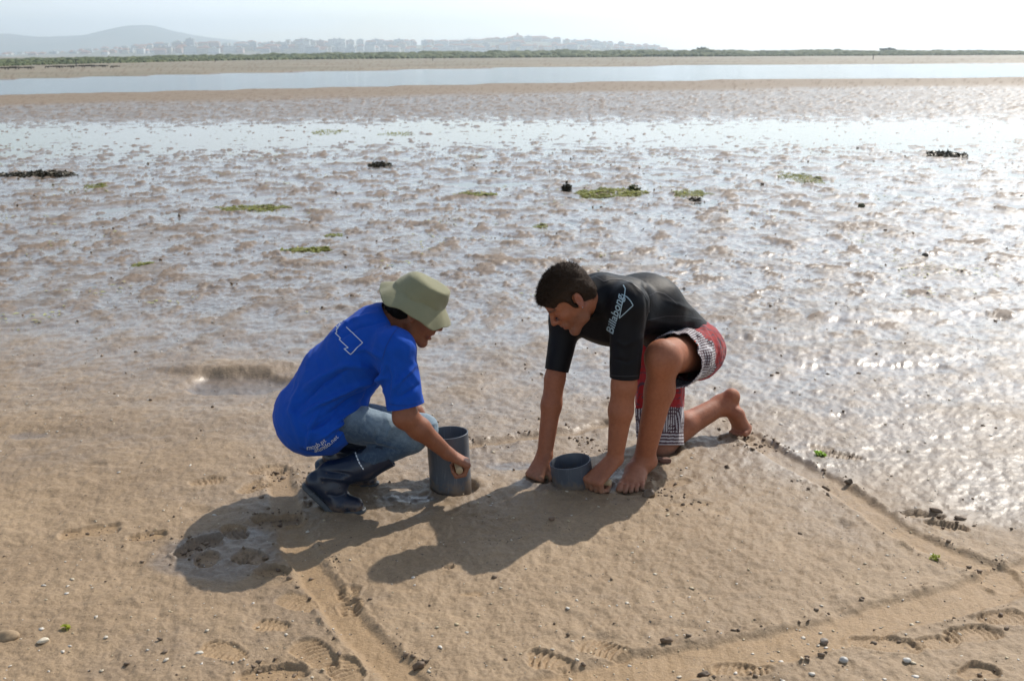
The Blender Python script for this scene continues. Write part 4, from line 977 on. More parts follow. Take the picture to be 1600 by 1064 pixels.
# ------------------------------------------------------------------ crouching person in the blue T-shirt
WY = 3.95
woman = empty('person', (gr(530, 790)[0], gr(530, 790)[1], 0), 'person squatting in blue T-shirt, jeans, navy rubber boots and khaki bucket hat', 'person')
YA = np.array([0.06, 1.0, 0.0])
w_pel, w_wai, w_che, w_upp = at(499, 642, WY), at(526, 592, WY), at(568, 546, WY), at(592, 514, WY)
w_shR, w_shL = at(616, 545, 3.79), at(606, 534, 4.11)
w_elR, w_wrR = at(634, 651, 3.76), at(699, 708, 3.82)
w_elL, w_wrL = at(630, 628, 4.15), at(676, 680, 4.15)
w_hipR, w_hipL = at(512, 652, 3.86), at(508, 650, 4.05)
w_knR, w_knL = at(641, 682, 3.83), at(659, 669, 4.05)
w_anR, w_anL = at(503, 756, 3.79), at(505, 728, 4.07)
w_neck, w_head = at(612, 500, WY), at(650, 486, WY)
w_hR = frame((0.885, 0.02, -0.465), (0.465, 0.0, 0.885))
TUBE_R = 0.0815
t1_base = np.array([*gr(704, 764), 0.0]); t1_base[1] = gr(704, 773)[1] + TUBE_R
t1_axis = unit((-0.045, 0.02, 1.0))
w_G = at(716, 728, 3.845)                     # near hand on the dowel
rod_dir = unit(np.array([0.0, 1.0, 0.0]))
w_GL = np.array([w_G[0] - 0.040, t1_base[1] + TUBE_R + 0.052, w_G[2]])

v = Vol((-0.98, 3.60, -0.02), (-0.10, 4.32, 0.90), 0.0032)
g = -0.022
for a, b, ra, rb, fl in ((w_pel, w_wai, 0.140, 0.130, 1.12), (w_wai, w_che, 0.130, 0.120, 1.2), (w_che, w_upp, 0.118, 0.075, 1.35)):
    v.cone(a, b, ra, rb, 0.04, (YA, fl), grow=g)
v.cone(w_upp, w_neck, 0.07, 0.055, 0.04, (YA, 1.2))
v.cone(w_neck, w_head + np.array([-0.022, 0, -0.035]), 0.054, 0.05, 0.02)
for sh, el, wr in ((w_shR, w_elR, w_wrR), (w_shL, w_elL, w_wrL)):
    v.cone(w_upp, sh, 0.06, 0.05, 0.03)
    v.cone(sh, el, 0.052, 0.043, 0.02)
    mid = el * 0.68 + wr * 0.32
    v.cone(el, mid, 0.042, 0.041, 0.02); v.cone(mid, wr, 0.041, 0.0265, 0.02, ((0, 0.5, 1), 0.92))
    v.ell(el + np.array([-0.014, 0, -0.004]), (0.024, 0.024, 0.024), None, 0.03)
for hip, kn, an in ((w_hipR, w_knR, w_anR), (w_hipL, w_knL, w_anL)):
    v.cone(hip, kn, 0.06, 0.036, 0.02); v.cone(kn, an, 0.036, 0.025, 0.01)
grip_hand(v, w_G, (-0.14, 1, 0), w_wrR, (0, 0, -1), 0.0135, 0.94)
grip_hand(v, w_GL, (0.14, -1, 0), w_wrL, (0, 0, -1), 0.0135, 0.92)
WL = head(v, w_head, w_hR, 0.94, 1.15, True)
V, Q = v.nets(); del v
V = relax(V, Q, 1, 0.4)
loc = (V - w_head) @ w_hR / 0.94
col = np.tile(np.array([0.265, 0.100, 0.050], np.float32), (len(V), 1))
near = np.linalg.norm(loc, axis=1) < 0.16
def paint(mask, c, k=1.0):
    w = np.clip(mask, 0, 1)[:, None] * k; col[:] = col * (1 - w) + np.array(c, np.float32) * w
lip = near * (loc[:, 0] > 0.085) * np.exp(-((loc[:, 2] + 0.061) / 0.0095) ** 4) * (np.abs(loc[:, 1]) < 0.024)
paint(lip, (0.24, 0.065, 0.05), 0.8)
for y in (-1, 1):
    d, _ = seg_dist(loc, (0.094, y * 0.014, 0.036), (0.078, y * 0.046, 0.036)); paint(np.exp(-(d / 0.006) ** 4), (0.018, 0.012, 0.01), 0.9)
    d, _ = seg_dist(loc, (0.0895, y * 0.020, 0.003), (0.083, y * 0.043, 0.003)); paint(np.exp(-(d / 0.0032) ** 4), (0.02, 0.012, 0.01), 0.95)
hd = np.minimum(np.linalg.norm(V - w_G, axis=1), np.linalg.norm(V - w_GL, axis=1))
paint(sstep(0.085, 0.04, hd), (0.36, 0.165, 0.10), 0.55)
w_body = link('body', np_mesh('woman_body', V, Q, {'Col': col}), M_skin_w, woman)

# hair under the hat
v = Vol(w_head - 0.2, w_head + 0.2, 0.003)
def WE(c, r, k): v.ell(WL(*c), np.array(r) * 0.94, w_hR, k)
WE((-0.025, 0, 0.045), (0.096, 0.083, 0.088), 0.01); WE((-0.062, 0, -0.015), (0.058, 0.066, 0.052), 0.03); WE((-0.07, 0, -0.05), (0.036, 0.05, 0.04), 0.03)
WE((0.004, 0, 0.035), (0.05, 0.083, 0.035), 0.02)
v.ell(WL(-0.008, -0.082, -0.004), (0.022, 0.02, 0.034), w_hR, 0.006, 'sub'); v.ell(WL(-0.008, 0.082, -0.004), (0.022, 0.02, 0.034), w_hR, 0.006, 'sub')
v.ell(WL(0.08, 0, -0.045), (0.10, 0.12, 0.075), w_hR, 0.01, 'sub')
HV, HQ = v.nets(); HN = vnormals(HV, HQ); HV = HV + HN * (noise3(HV * 60) * 0.004 + noise3(HV * 160) * 0.002)[:, None]
rng = np.random.default_rng(3)
hl = (HV - w_head) @ w_hR
sel = (hl[:, 0] < -0.01) & (hl[:, 2] < 0.02)
SV, SQ = spikes(HV[sel], HN[sel], lambda p, n: np.array([-0.55, 0, -0.35]), 2500, 0.022, 0.0006, rng, 0.15)
parts = [(HV, HQ), (SV, SQ)]
for k in range(7):                              # flyaway strands at the back of the hat
    p0 = WL(-0.11, rng.uniform(-0.05, 0.02), rng.uniform(0.02, 0.05)); pts = []
    for i in range(9):
        s = i / 8
        pts.append(p0 + np.array([-0.028 * math.sin(s * 2.4) * rng.uniform(0.8, 1.2), 0, 0.012 * math.sin(s * 2) - 0.045 * s * s]) * (0.7 + 0.12 * k))
    parts.append(tube_pts(pts, [0.0007] * 9, 4))
w_hair = link('hair', np_mesh('woman_hair', *join_np(parts)), M_hair_w, woman)

# T-shirt
v = Vol((-1.0, 3.60, 0.08), (-0.30, 4.32, 0.86), 0.0036)
for a, b, ra, rb, fl in ((w_pel, w_wai, 0.148, 0.132, 1.14), (w_wai, w_che, 0.132, 0.124, 1.2), (w_che, w_upp, 0.122, 0.080, 1.38)):
    v.cone(a, b, ra, rb, 0.05, (YA, fl))
v.ell(at(493, 650, WY), (0.152, 0.192, 0.140), None, 0.05)
v.ell(at(522, 650, WY), (0.115, 0.200, 0.115), None, 0.05)
v.ell(at(590, 505, WY), (0.075, 0.13, 0.06), None, 0.04)
v.cone(w_upp, w_neck + np.array([0.0, 0, 0.0]), 0.078, 0.064, 0.03, (YA, 1.15))
for sh, hem in ((w_shR, at(637, 650, 3.765)), (w_shL, at(633, 634, 4.145))):
    v.cone(w_che * 0.35 + w_upp * 0.65, sh, 0.085, 0.07, 0.04)
    v.cone(sh, hem, 0.073, 0.066, 0.03, ((0, 1, 0), 0.95))
V, Q = v.nets(); del v
N = vnormals(V, Q)
A = lambda x, y, Y=3.80: at(x, y, Y)
V = folds(V, N, [
    ([A(606, 590), A(560, 600), A(510, 625), A(470, 650)], 0.010, 0.012), ([A(600, 603), A(550, 622), A(500, 655)], -0.009, 0.011),
    ([A(598, 612), A(550, 640), A(515, 668)], 0.009, 0.011), ([A(580, 575), A(540, 570), A(500, 590), A(455, 625)], 0.006, 0.014),
    ([A(560, 655), A(530, 665), A(500, 685)], 0.008, 0.010), ([A(575, 640), A(545, 655), A(520, 690)], -0.008, 0.010),
    ([A(600, 560), A(575, 545), A(540, 550)], 0.006, 0.012), ([A(602, 570), A(590, 610), A(560, 645)], 0.011, 0.013), ([A(596, 580), A(578, 615), A(556, 640)], -0.010, 0.009),
    ([A(585, 490, 3.85), A(550, 500, 3.85), A(510, 530, 3.85)], 0.004, 0.009), ([A(600, 502, 3.85), A(560, 512, 3.85), A(530, 530, 3.85)], -0.004, 0.008),
    ([A(612, 560, 3.75), A(616, 590, 3.72), A(613, 630, 3.70)], 0.006, 0.010), ([A(650, 570, 3.74), A(630, 590, 3.71), A(618, 605, 3.70)], 0.006, 0.010), ([A(655, 600, 3.74), A(640, 612, 3.70), A(622, 622, 3.70)], -0.005, 0.009),
    ([A(470, 600, 3.8), A(455, 640, 3.8), A(470, 690, 3.8)], 0.005, 0.014), ([A(500, 640, 3.78), A(486, 665, 3.78), A(480, 698, 3.78)], 0.006, 0.010),
    ([A(545, 575), A(505, 600), A(462, 640)], -0.006, 0.010), ([A(530, 640), A(505, 660), A(480, 675)], -0.007, 0.009)], 2.0, 0.8)
N = vnormals(V, Q)
T2 = np.stack([(V[:, 0] * 0.8 + V[:, 2] * 0.6) * 26, V[:, 1] * 12, (V[:, 2] * 0.8 - V[:, 0] * 0.6) * 11], 1)
V = V + N * (noise3(V * np.array([14, 14, 20])) * 0.005 + (0.22 - np.abs(noise3(T2))) * 0.010 + (0.2 - np.abs(noise3(V * 27 + 4))) * 0.004)[:, None]
V = relax(V, Q, 1, 0.5)
hem_p, hem_n = at(537, 688, WY), np.array([0.66, 0, -0.75])
def near_line(c, a, b, r):
    a, b = np.asarray(a), np.asarray(b); t = np.clip((c - a) @ (b - a) / ((b - a) @ (b - a)), -0.2, 1.6); return np.linalg.norm(c - a - t[:, None] * (b - a), axis=1) < r
    a, b = np.asarray(a), np.asarray(b); q = np.array(c); t = np.clip((q - a) @ (b - a) / ((b - a) @ (b - a)), -0.2, 1.6); return np.linalg.norm(q - a - t * (b - a)) < r
axR, axL = unit(w_elR - w_shR), unit(w_elL - w_shL)
hp = w_shR + (at(636, 634, 3.765) - w_shR); hpL = at(629, 612, 4.145)
me = cloth_mesh('t_shirt', V, Q, [
    (hp, unit(axR + np.array([0.05, 0, 0])), lambda c: near_line(c, w_shR, at(637, 650, 3.765), 0.1) & (c[:, 2] < hp[2] + 0.08) & (c[:, 1] < 3.9)),
    (hpL, axL, lambda c: near_line(c, w_shL, at(633, 634, 4.145), 0.1) & (c[:, 2] < hpL[2] + 0.08) & (c[:, 1] > 3.98)),
    (hem_p, hem_n, lambda c: ~((c[:, 0] > -0.56) & (c[:, 2] > 0.36))),
    (w_neck + np.array([0.01, 0, 0.012]), unit((0.75, 0, 0.66)), lambda c: np.linalg.norm(c - w_neck, axis=1) < 0.13)])
w_tee = thicken(link('t_shirt', me, M_tee, woman), 0.003)

# jeans
v = Vol((-0.98, 3.62, 0.0), (-0.26, 4.28, 0.46), 0.004)
v.ell(at(500, 650, WY), (0.13, 0.165, 0.125), None, 0.03)
for hip, kn, an in ((w_hipR, w_knR, w_anR), (w_hipL, w_knL, w_anL)):
    v.cone(hip, kn, 0.082, 0.058, 0.03); v.cone(kn + np.array([0, 0, -0.008]), an, 0.056, 0.034, 0.012)
    v.ell(kn + np.array([0.012, 0, 0.0]), (0.050, 0.054, 0.052), None, 0.02)
V, Q = v.nets(); del v; N = vnormals(V, Q)
V = folds(V, N, [([A(600, 640, 3.76), A(610, 668, 3.74), A(600, 695, 3.75)], 0.005, 0.010), ([A(570, 650, 3.75), A(590, 672, 3.74), A(585, 700, 3.75)], -0.006, 0.008),
                 ([A(555, 660, 3.75), A(590, 690, 3.74), A(640, 706, 3.76)], 0.006, 0.008), ([A(560, 690, 3.75), A(600, 700, 3.75), A(625, 702, 3.76)], -0.007, 0.007),
                 ([A(675, 668, 4.0), A(668, 680, 3.99), A(655, 690, 3.98)], -0.005, 0.006), ([A(682, 660, 4.02), A(670, 666, 3.99), A(650, 672, 3.98)], 0.004, 0.006)])
V = V + vnormals(V, Q) * (noise3(V * np.array([30, 30, 40])) * 0.004 + noise3(V * 80) * 0.0015)[:, None]
wear = np.zeros(len(V), np.float32)
for hip, kn in ((w_hipR, w_knR), (w_hipL, w_knL)):
    d, tt = seg_dist(V, hip * 0.4 + kn * 0.6 + np.array([0, 0, 0.06]), kn + np.array([0.03, 0, 0.03])); wear = np.maximum(wear, sstep(0.11, 0.03, d))
    d, tt = seg_dist(V, hip + np.array([0, 0, 0.08]), kn + np.array([0, 0, 0.07])); wear = np.maximum(wear, 0.75 * sstep(0.12, 0.04, d))
w_jeans = link('jeans', np_mesh('jeans', V, Q, {'wear': wear}), M_jeans, woman)

# rubber boots: shaft, foot and sole, heel lifted, weight on the ball
def rubber_boot(off, px0=0, py0=0, Yd=0.0):
    b = lambda x, y, Y: at(x + px0, y + py0, Y + Yd) + off
    v = Vol(b(540, 760, 3.78) - np.array([0.27, 0.14, 0.2]), b(540, 760, 3.78) + np.array([0.30, 0.14, 0.24]), 0.0032)
    top, mid, ank = b(608, 704, 3.835), b(570, 726, 3.82), b(518, 743, 3.80)
    v.chain([top, mid, ank], [0.061, 0.056, 0.052], 0.02, ((0, 1, 0), 1.0))
    heel, ins, ball, toe = b(494, 752, 3.79), b(522, 762, 3.785), b(531, 785, 3.77), b(556, 789, 3.755)
    v.cone(ank, heel, 0.050, 0.036, 0.02); v.cone(ank, ins, 0.048, 0.045, 0.02, ((0, 1, 0), 0.95))
    v.cone(ins, ball, 0.044, 0.038, 0.02, ((0, 1, 0), 1.1)); v.cone(heel, ball, 0.033, 0.032, 0.02, ((0, 1, 0), 1.1)); v.cone(ball, toe, 0.038, 0.028, 0.015, ((0, 1, 0), 1.2))
    zb = 0.010
    v.cut(np.array([0, 0, zb]), (0, 0, -1), 0.006)
    # flat underside from heel to ball
    h0, b0 = b(473, 757, 3.79), b(520, 799, 3.775)
    sd_ = unit(b0 - h0); nrm = unit(np.cross(np.array([0, 1, 0]), sd_))
    if nrm[2] > 0: nrm = -nrm
    v.cut(h0 - nrm * 0.012, nrm, 0.008, lo=h0 - np.array([0.08, 0.12, 0.14]), hi=b0 + np.array([0.012, 0.12, 0.1]))
    V, Q = v.nets(); N = vnormals(V, Q)
    V = folds(V, N, [([b(548, 742, 3.75), b(528, 738, 3.74), b(505, 735, 3.74)], -0.007, 0.008), ([b(545, 752, 3.75), b(525, 748, 3.74), b(500, 745, 3.74)], 0.005, 0.008),
                     ([b(545, 720, 3.76), b(525, 726, 3.75), b(508, 728, 3.75)], 0.004, 0.008), ([b(540, 772, 3.75), b(526, 776, 3.74), b(512, 772, 3.74)], -0.004, 0.006)])
    cutp = b(605, 706, 3.835); cn = unit(top - mid)
    me = cloth_mesh('boot', V, Q, [(cutp, cn, lambda c: c[:, 0] > b(580, 720, 3.8)[0])])
    bt = thicken(link('boot', me, M_boot, woman), 0.004)
    # sole: slab under heel-to-ball line and under the toe
    s = Vol(b(520, 780, 3.78) - np.array([0.2, 0.12, 0.12]), b(520, 780, 3.78) + np.array([0.2, 0.12, 0.16]), 0.003)
    hm = h0 + nrm * 0.0; bm_ = b0.copy(); bm_[2] = 0.008; tm = b(560, 797, 3.755); tm[2] = 0.008
    s.cone(hm + sd_ * 0.026, hm + sd_ * 0.05, 0.027, 0.029, 0.004); s.cone(hm + sd_ * 0.05, b0, 0.030, 0.036, 0.004); s.cone(bm_, tm, 0.037, 0.030, 0.004)
    t_ = Vol(s.lo, s.lo + s.n * s.h, s.h)
    X, Y, Z = [s.lo[i] + s.h * np.arange(s.n[i], dtype=np.float32) for i in range(3)]
    X, Y, Z = X[:, None, None], Y[None, :, None], Z[None, None, :]
    d1 = (X - h0[0]) * nrm[0] + (Y - h0[1]) * nrm[1] + (Z - h0[2]) * nrm[2]
    slab = np.maximum(np.minimum(np.abs(d1 + 0.006) - 0.011, 9), X - (b0[0] + 0.012))
    slab2 = np.maximum(np.abs(Z - 0.010) - 0.010, (b0[0] - 0.012) - X)
    f = np.minimum(slab, slab2); s.f = np.maximum(s.f, f)
    V, Q = s.nets(); V = relax(V, Q, 1, 0.4)
    V[:, 2] = np.maximum(V[:, 2], -0.004)
    link('sole', np_mesh('boot_sole', V, Q), M_sole, bt)
    return bt, b
w_bootR, bR = rubber_boot(np.zeros(3))
w_bootL, bL = rubber_boot(np.array([0.02, 0.255, 0.0]))

# bucket hat
def bucket_hat():
    O = at(656, 461, WY); f = unit((0.88, 0.01, -0.475)); up = unit(np.array([0.475, 0.0, 0.88])); up = unit(up - f * (up @ f)); l = np.cross(up, f)
    prof = [(0.0, 0.094), (0.03, 0.0945), (0.054, 0.0915), (0.068, 0.0865), (0.0755, 0.081), (0.0795, 0.0755), (0.0815, 0.069), (0.0865, 0.050), (0.0925, 0.028), (0.0965, 0.006), (0.0985, -0.002),
            (0.1, -0.006), (0.108, -0.014), (0.120, -0.024), (0.132, -0.036), (0.1435, -0.050), (0.1455, -0.0525)]
    n = 96; V = []
    for j, (r, z) in enumerate(prof):
        for k in range(n):
            a = 2 * math.pi * k / n; c, s = math.cos(a), math.sin(a)
            brim = max(0, (r - 0.0985) / 0.05)
            ff = 1.08 if r < 0.1 else 1.06
            rr = r * (1 + 0.012 * math.sin(3 * a + 1) * (r > 0.05)) + 0.004 * brim * math.sin(5 * a + 0.6)
            zz = z - 0.002 * brim ** 1.3 * max(0, c) ** 2 + 0.012 * brim * max(0, -c) ** 2 + 0.009 * brim * math.sin(4 * a + 2.0) + 0.004 * brim * math.sin(9 * a)
            if 0.05 < r < 0.1: zz += 0.004 * math.sin(2 * a + 0.5); rr += 0.0035 * math.sin(6 * a + z * 60) * (0.09 - z) / 0.09
            if r <= 0.0745: zz += -0.008 * (1 - r / 0.0745) - 0.006 * c * (r / 0.0745)
            V.append(O + 0.96 * (f * (rr * c * ff) + l * (rr * s) + up * (zz * (0.78 if zz > 0 else 1.15)) + f * (0.16 * max(zz, 0))))
    Q = [(j * n + k, j * n + (k + 1) % n, (j + 1) * n + (k + 1) % n, (j + 1) * n + k) for j in range(1, len(prof) - 1) for k in range(n)]
    V = np.array(V, np.float32)
    V += (noise3(V * 32) * 0.003 + noise3(V * 13 + 3) * 0.010)[:, None] * np.array([0.4, 0.6, 0.6])
    me = bpy.data.meshes.new('bucket_hat'); me.from_pydata(V[n:].tolist(), [], [[i - n for i in q] for q in Q] + [[k for k in range(n)][::-1]]); me.update()
    h = link('hat', me, M_hat, woman)
    h.modifiers.new('smooth', 'SUBSURF').render_levels = 1
    thicken(h, 0.003)
    # stitched seams: top edge piping, brim joint, three stitch rings on the brim
    for j, rad in ((5, 0.0018), (10, 0.0013), (16, 0.0013)):
        ring = V[j * n:(j + 1) * n]; c0 = ring.mean(0)
        TV, TQ = tube_pts(list(ring) + [ring[0]], [rad] * (n + 1), 6)
        link('seam', np_mesh('hat_seam', TV, TQ), M_hat, h)
    return h
w_hat = bucket_hat()

# print on the shirt: outline drawing on the back, two web addresses along the hem, label strip on the boot
bv = bvh_of(w_tee)
CAMP = np.array([0, 0, EYE])
def photo_ray(x, y):
    p = at(x, y, 3.0); return CAMP, unit(p - CAMP)
px = lambda x, y: (500 + x * 100 / 1182, 480 + y * 90 / 1064)
outl = [px(490, 370), px(790, 655), px(565, 870), px(452, 775), px(520, 752), px(358, 600), px(382, 578), px(292, 484), px(318, 462), px(310, 420), px(340, 385), px(300, 350)]
V2, F2 = stroke_faces(outl, 0.62, False, 1.5)
project_print('print', V2, F2, lambda p: photo_ray(*p), bv, M_print, w_tee)
def text_on_curve(s, path, size, shear=0.0, spacing=1.0):
    V2, F2 = text_faces(s, 1.0, shear)
    P = np.array(path, float); sg = np.linalg.norm(np.diff(P, axis=0), axis=1); cum = np.concatenate([[0], np.cumsum(sg)])
    w = max(x for x, y in V2); L = cum[-1]; out = []
    for x, y in V2:
        sx = L - (w - x) * size * spacing
        sx = np.clip(sx, 0, L - 1e-6); i = min(np.searchsorted(cum, sx, 'right') - 1, len(sg) - 1); t = (sx - cum[i]) / sg[i]
        p = P[i] + (P[i + 1] - P[i]) * t
        d = (P[min(i + 1, len(P) - 1)] - P[i]) / sg[i]
        if t > 0.5 and i + 2 < len(P): d2 = (P[i + 2] - P[i + 1]) / sg[i + 1]; d = d * (1.5 - t) + d2 * (t - 0.5); d /= np.linalg.norm(d)
        nrm = np.array([d[1], -d[0]])
        out.append(tuple(p + nrm * y * size))
    return out, F2
arc1 = [(463, 697.5), (470, 700.5), (478, 702), (487, 701.5), (495, 699), (502, 695), (510, 689)]
arc2 = [(470, 705), (480, 706.5), (490, 706), (500, 704), (508, 700.5), (516, 695), (523, 689), (529, 683)]
for s, arc in (('mosb.pt', arc1), ('afundo.net', arc2)):
    V2, F2 = text_on_curve(s, arc, 10.5, 0, 1.0)
    project_print('print', V2, F2, lambda p: photo_ray(*p), bv, M_print, w_tee)
V2, F2 = text_on_curve('net.ano', [(526, 512), (531, 506), (535, 499.5)][::-1], 6.0); 
project_print('print', V2, F2, lambda p: photo_ray(*p), bv, M_print, w_tee)
bvb = bvh_of(w_bootR)
V2, F2 = stroke_faces([(555.5, 707), (558, 715), (562, 724), (568, 733)], 0.9, False, 1.0)
F2 = [f for i, f in enumerate(F2) if i % 5 != 3]
project_print('label', V2, F2, lambda p: photo_ray(*p), bvb, M_print, w_bootR)

M_stitch = mat_new('darker_blue_stitching', (0.002, 0.035, 0.22), 0.8)
for pl in ([(609, 631), (622, 633.5), (638, 633.5), (652, 630), (659, 627.5)], [(598, 560), (604, 540), (614, 522), (626, 508)], [(468, 699.5), (482, 704.5), (498, 703.5), (514, 698), (528, 688), (537, 676)]):
    V2, F2 = stroke_faces(pl, 0.5, False, 2.0)
    project_print('seam', V2, F2, lambda p: photo_ray(*p), bv, M_stitch, w_tee, 0.0016)
# ------------------------------------------------------------------ kneeling person in the black rash vest
man = empty('person', (gr(1025, 735)[0], gr(1025, 735)[1], 0), 'person kneeling on one knee, barefoot, in black short-sleeved rash vest and red striped shorts', 'person')
mf = unit((-0.72, -0.69, 0)); mr = np.array([mf[1], -mf[0], 0])       # facing, and the man's right-hand side
m_shL, m_shR = at(982, 474, 4.00), at(886, 496, 4.25)
m_elL, m_elR = at(975, 602, 3.98), at(867, 592, 4.19)
m_wrL, m_wrR = at(961, 716, 3.985), at(851, 711, 4.12)
m_hipL = at(1086, 548, 4.40); m_hipR = m_hipL + mr * 0.19 + np.array([0, 0, -0.02])
m_pel = (m_hipL + m_hipR) / 2 + np.array([0.01, 0.01, 0.045])
m_knL, m_anL = at(1036, 559, 4.02), at(1008, 716, 4.115)
m_knR = at(1030, 697, 4.40); m_anR = at(1126, 633, 4.62)
m_neck, m_head = at(930, 464, 4.07), at(892, 466, 4.02)
m_che = (m_shL + m_shR) / 2 - mf * 0.075 + np.array([0, 0, -0.02])
m_wai = m_pel * 0.5 + m_che * 0.5 + np.array([0, 0, 0.09])
m_hR = frame((-0.69, -0.18, -0.70), (-0.66, -0.15, 0.73))
MS = 0.965
m_GL, m_GR = at(936, 752, 3.955), at(845, 742, 4.085)
t2_mid = (m_GL + m_GR) / 2

def man_torso(v, grow=0.0):
    v.cone(m_pel, m_wai, 0.118, 0.112, 0.05, (mr, 1.28), grow=grow)
    v.cone(m_wai, m_che, 0.112, 0.122, 0.05, (mr, 1.32), grow=grow)
    v.cone(m_che, m_neck - mf * 0.05, 0.115, 0.07, 0.04, (mr, 1.2), grow=grow)
    for sh, el, r0, r1 in ((m_shL, m_elL, 0.066, 0.050), (m_shR, m_elR, 0.058, 0.0415)):
        v.cone(m_che + np.array([0, 0, 0.03]), sh, 0.095, 0.066, 0.05, grow=grow)
        v.cone(sh, el, r0, r1, 0.035, grow=grow)
    # shoulder blades
    for sgn in (-1, 1): v.ell(m_che - mf * 0.03 + mr * sgn * 0.085 + np.array([0, 0, 0.085]), (0.07, 0.06, 0.05), None, 0.05, grow=grow)

v = Vol((-0.02, 3.76, -0.03), (1.14, 4.80, 0.98), 0.0034)
man_torso(v, -0.004)
v.cone(m_neck - mf * 0.02, m_head + m_hR @ np.array([-0.03, 0, -0.045]), 0.064, 0.057, 0.03)
for el, wr, r0 in ((m_elL, m_wrL, 0.047), (m_elR, m_wrR, 0.0405)):
    mid = el * 0.66 + wr * 0.34
    v.cone(el, mid, r0, r0 * 0.99, 0.02); v.cone(mid, wr, r0 * 0.99, 0.0315, 0.02, ((0.6, 0.6, 0), 0.95))
grip_hand(v, m_GL, mr, m_wrL, (0.62, 0.6, -0.5), 0.012, 1.12)
grip_hand(v, m_GR, -mr, m_wrR, (0.62, 0.6, -0.5), 0.012, 1.08)
# legs
v.cone(m_hipL, m_knL, 0.090, 0.066, 0.03)
v.ell(m_knL + np.array([-0.004, -0.012, 0.004]), (0.058, 0.06, 0.062), None, 0.03)
cal = m_knL * 0.68 + m_anL * 0.32 + np.array([0.012, 0.014, 0])
v.cone(m_knL, cal, 0.058, 0.055, 0.03); v.cone(cal, m_anL, 0.055, 0.036, 0.03); v.cone(m_knL + np.array([-0.012, -0.02, -0.03]), m_anL + np.array([-0.01, -0.012, 0.02]), 0.036, 0.026, 0.03)
v.cone(m_hipR, m_knR, 0.088, 0.062, 0.03); v.ell(m_knR + np.array([-0.01, -0.01, 0]), (0.06, 0.06, 0.056), None, 0.03)
calR = m_knR * 0.62 + m_anR * 0.38 + np.array([0.0, 0.0, 0.022])
v.cone(m_knR, calR, 0.056, 0.055, 0.03); v.cone(calR, m_anR, 0.052, 0.041, 0.03); v.cone(m_knR, m_anR, 0.042, 0.036, 0.02)

def foot(v, an, heel, ff, lat, ground_z, s=1.0, sole_up=None):
    """bare foot from heel along ff; lat points to the little toe; sole_up is the way the instep faces"""
    up = np.array([0, 0, 1.0]) if sole_up is None else sole_up
    P = lambda f, l, u: heel + (ff * f + lat * l + up * u) * s
    v.ell(P(0.016, 0, 0.030), np.array([0.032, 0.030, 0.032]) * s, None, 0.02)
    v.cone(an, P(0.020, 0, 0.04), 0.036 * s, 0.032 * s, 0.025)
    v.cone(an, P(0.10, -0.008, 0.042), 0.034 * s, 0.027 * s, 0.03); v.cone(P(0.10, -0.008, 0.042), P(0.175, -0.022, 0.021), 0.028 * s, 0.020 * s, 0.02)
    v.cone(P(0.03, 0.008, 0.024), P(0.11, 0.022, 0.022), 0.027 * s, 0.022 * s, 0.02); v.cone(P(0.11, 0.022, 0.022), P(0.163, 0.034, 0.016), 0.021 * s, 0.016 * s, 0.02)
    v.cone(P(0.10, 0.004, 0.034), P(0.178, 0.006, 0.018), 0.026 * s, 0.0175 * s, 0.02)
    return P
def toes(v, P, s=1.0, curl=0.0):
    for f0, l0, f1, l1, r in ((0.186, -0.032, 0.229, -0.033, 0.0138), (0.187, -0.010, 0.234, -0.010, 0.0098), (0.184, 0.0085, 0.224, 0.010, 0.0093), (0.177, 0.0255, 0.210, 0.028, 0.0088), (0.166, 0.040, 0.190, 0.045, 0.0085)):
        m0 = P(f0, l0, 0.019); m1 = P(f0 * 0.45 + f1 * 0.55, l0 * 0.5 + l1 * 0.5, 0.0205 - curl); m2 = P(f1, l1, r * 0.95 / s - curl * 2)
        v.cone(m0, m1, r * 1.02 * s, r * 0.92 * s, 0.008); v.cone(m1, m2, r * 0.93 * s, r * s, 0.003)
ffL = unit(np.array([-0.30, -0.954, 0])); laL = np.array([-ffL[1], ffL[0], 0])
tip = np.array([*gr(980, 772), 0.0])
heelL = tip - ffL * 0.245 * 1.06; heelL[2] = -0.004
PL = foot(v, m_anL + np.array([0, 0.0, -0.012]), heelL, ffL, laL, 0, 1.06); toes(v, PL, 1.06)
v.ell(m_anL + laL * 0.034 + np.array([0, 0, -0.012]), (0.014, 0.014, 0.016), None, 0.015)
# rear foot: heel up, toes bent on the sand
hR_ = at(1147, 612, 4.655); bR_ = at(1163, 668, 4.60)
dirR = unit(bR_ - hR_); inst = unit(mf + np.array([0, 0, 0.35]) - dirR * ((mf + np.array([0, 0, 0.35])) @ dirR)); laR = np.cross(inst, dirR)
if laR @ mr < 0: laR = -laR
PR = foot(v, m_anR, hR_ + inst * -0.0, dirR, laR, 0, 1.0, inst)
for f0, l0, r in ((0.178, -0.028, 0.0135), (0.178, -0.008, 0.010), (0.174, 0.010, 0.0095), (0.166, 0.026, 0.009), (0.156, 0.040, 0.0085)):
    p0 = PR(f0 - 0.012, l0, 0.012); p1 = p0 + inst * 0.020 + dirR * 0.020; p2 = p1 + unit(mf) * 0.020 + np.array([0, 0, -0.004])
    v.cone(p0, p1, r * 1.05, r, 0.008); v.cone(p1, p2, r, r * 0.95, 0.003)
ML = head(v, m_head, m_hR, MS, 0.0)
V, Q = v.nets(); del v
V = relax(V, Q, 1, 0.4)
loc = (V - m_head) @ m_hR / MS
col = np.tile(np.array([0.355, 0.132, 0.066], np.float32), (len(V), 1))
near = (np.linalg.norm(loc, axis=1) < 0.17)
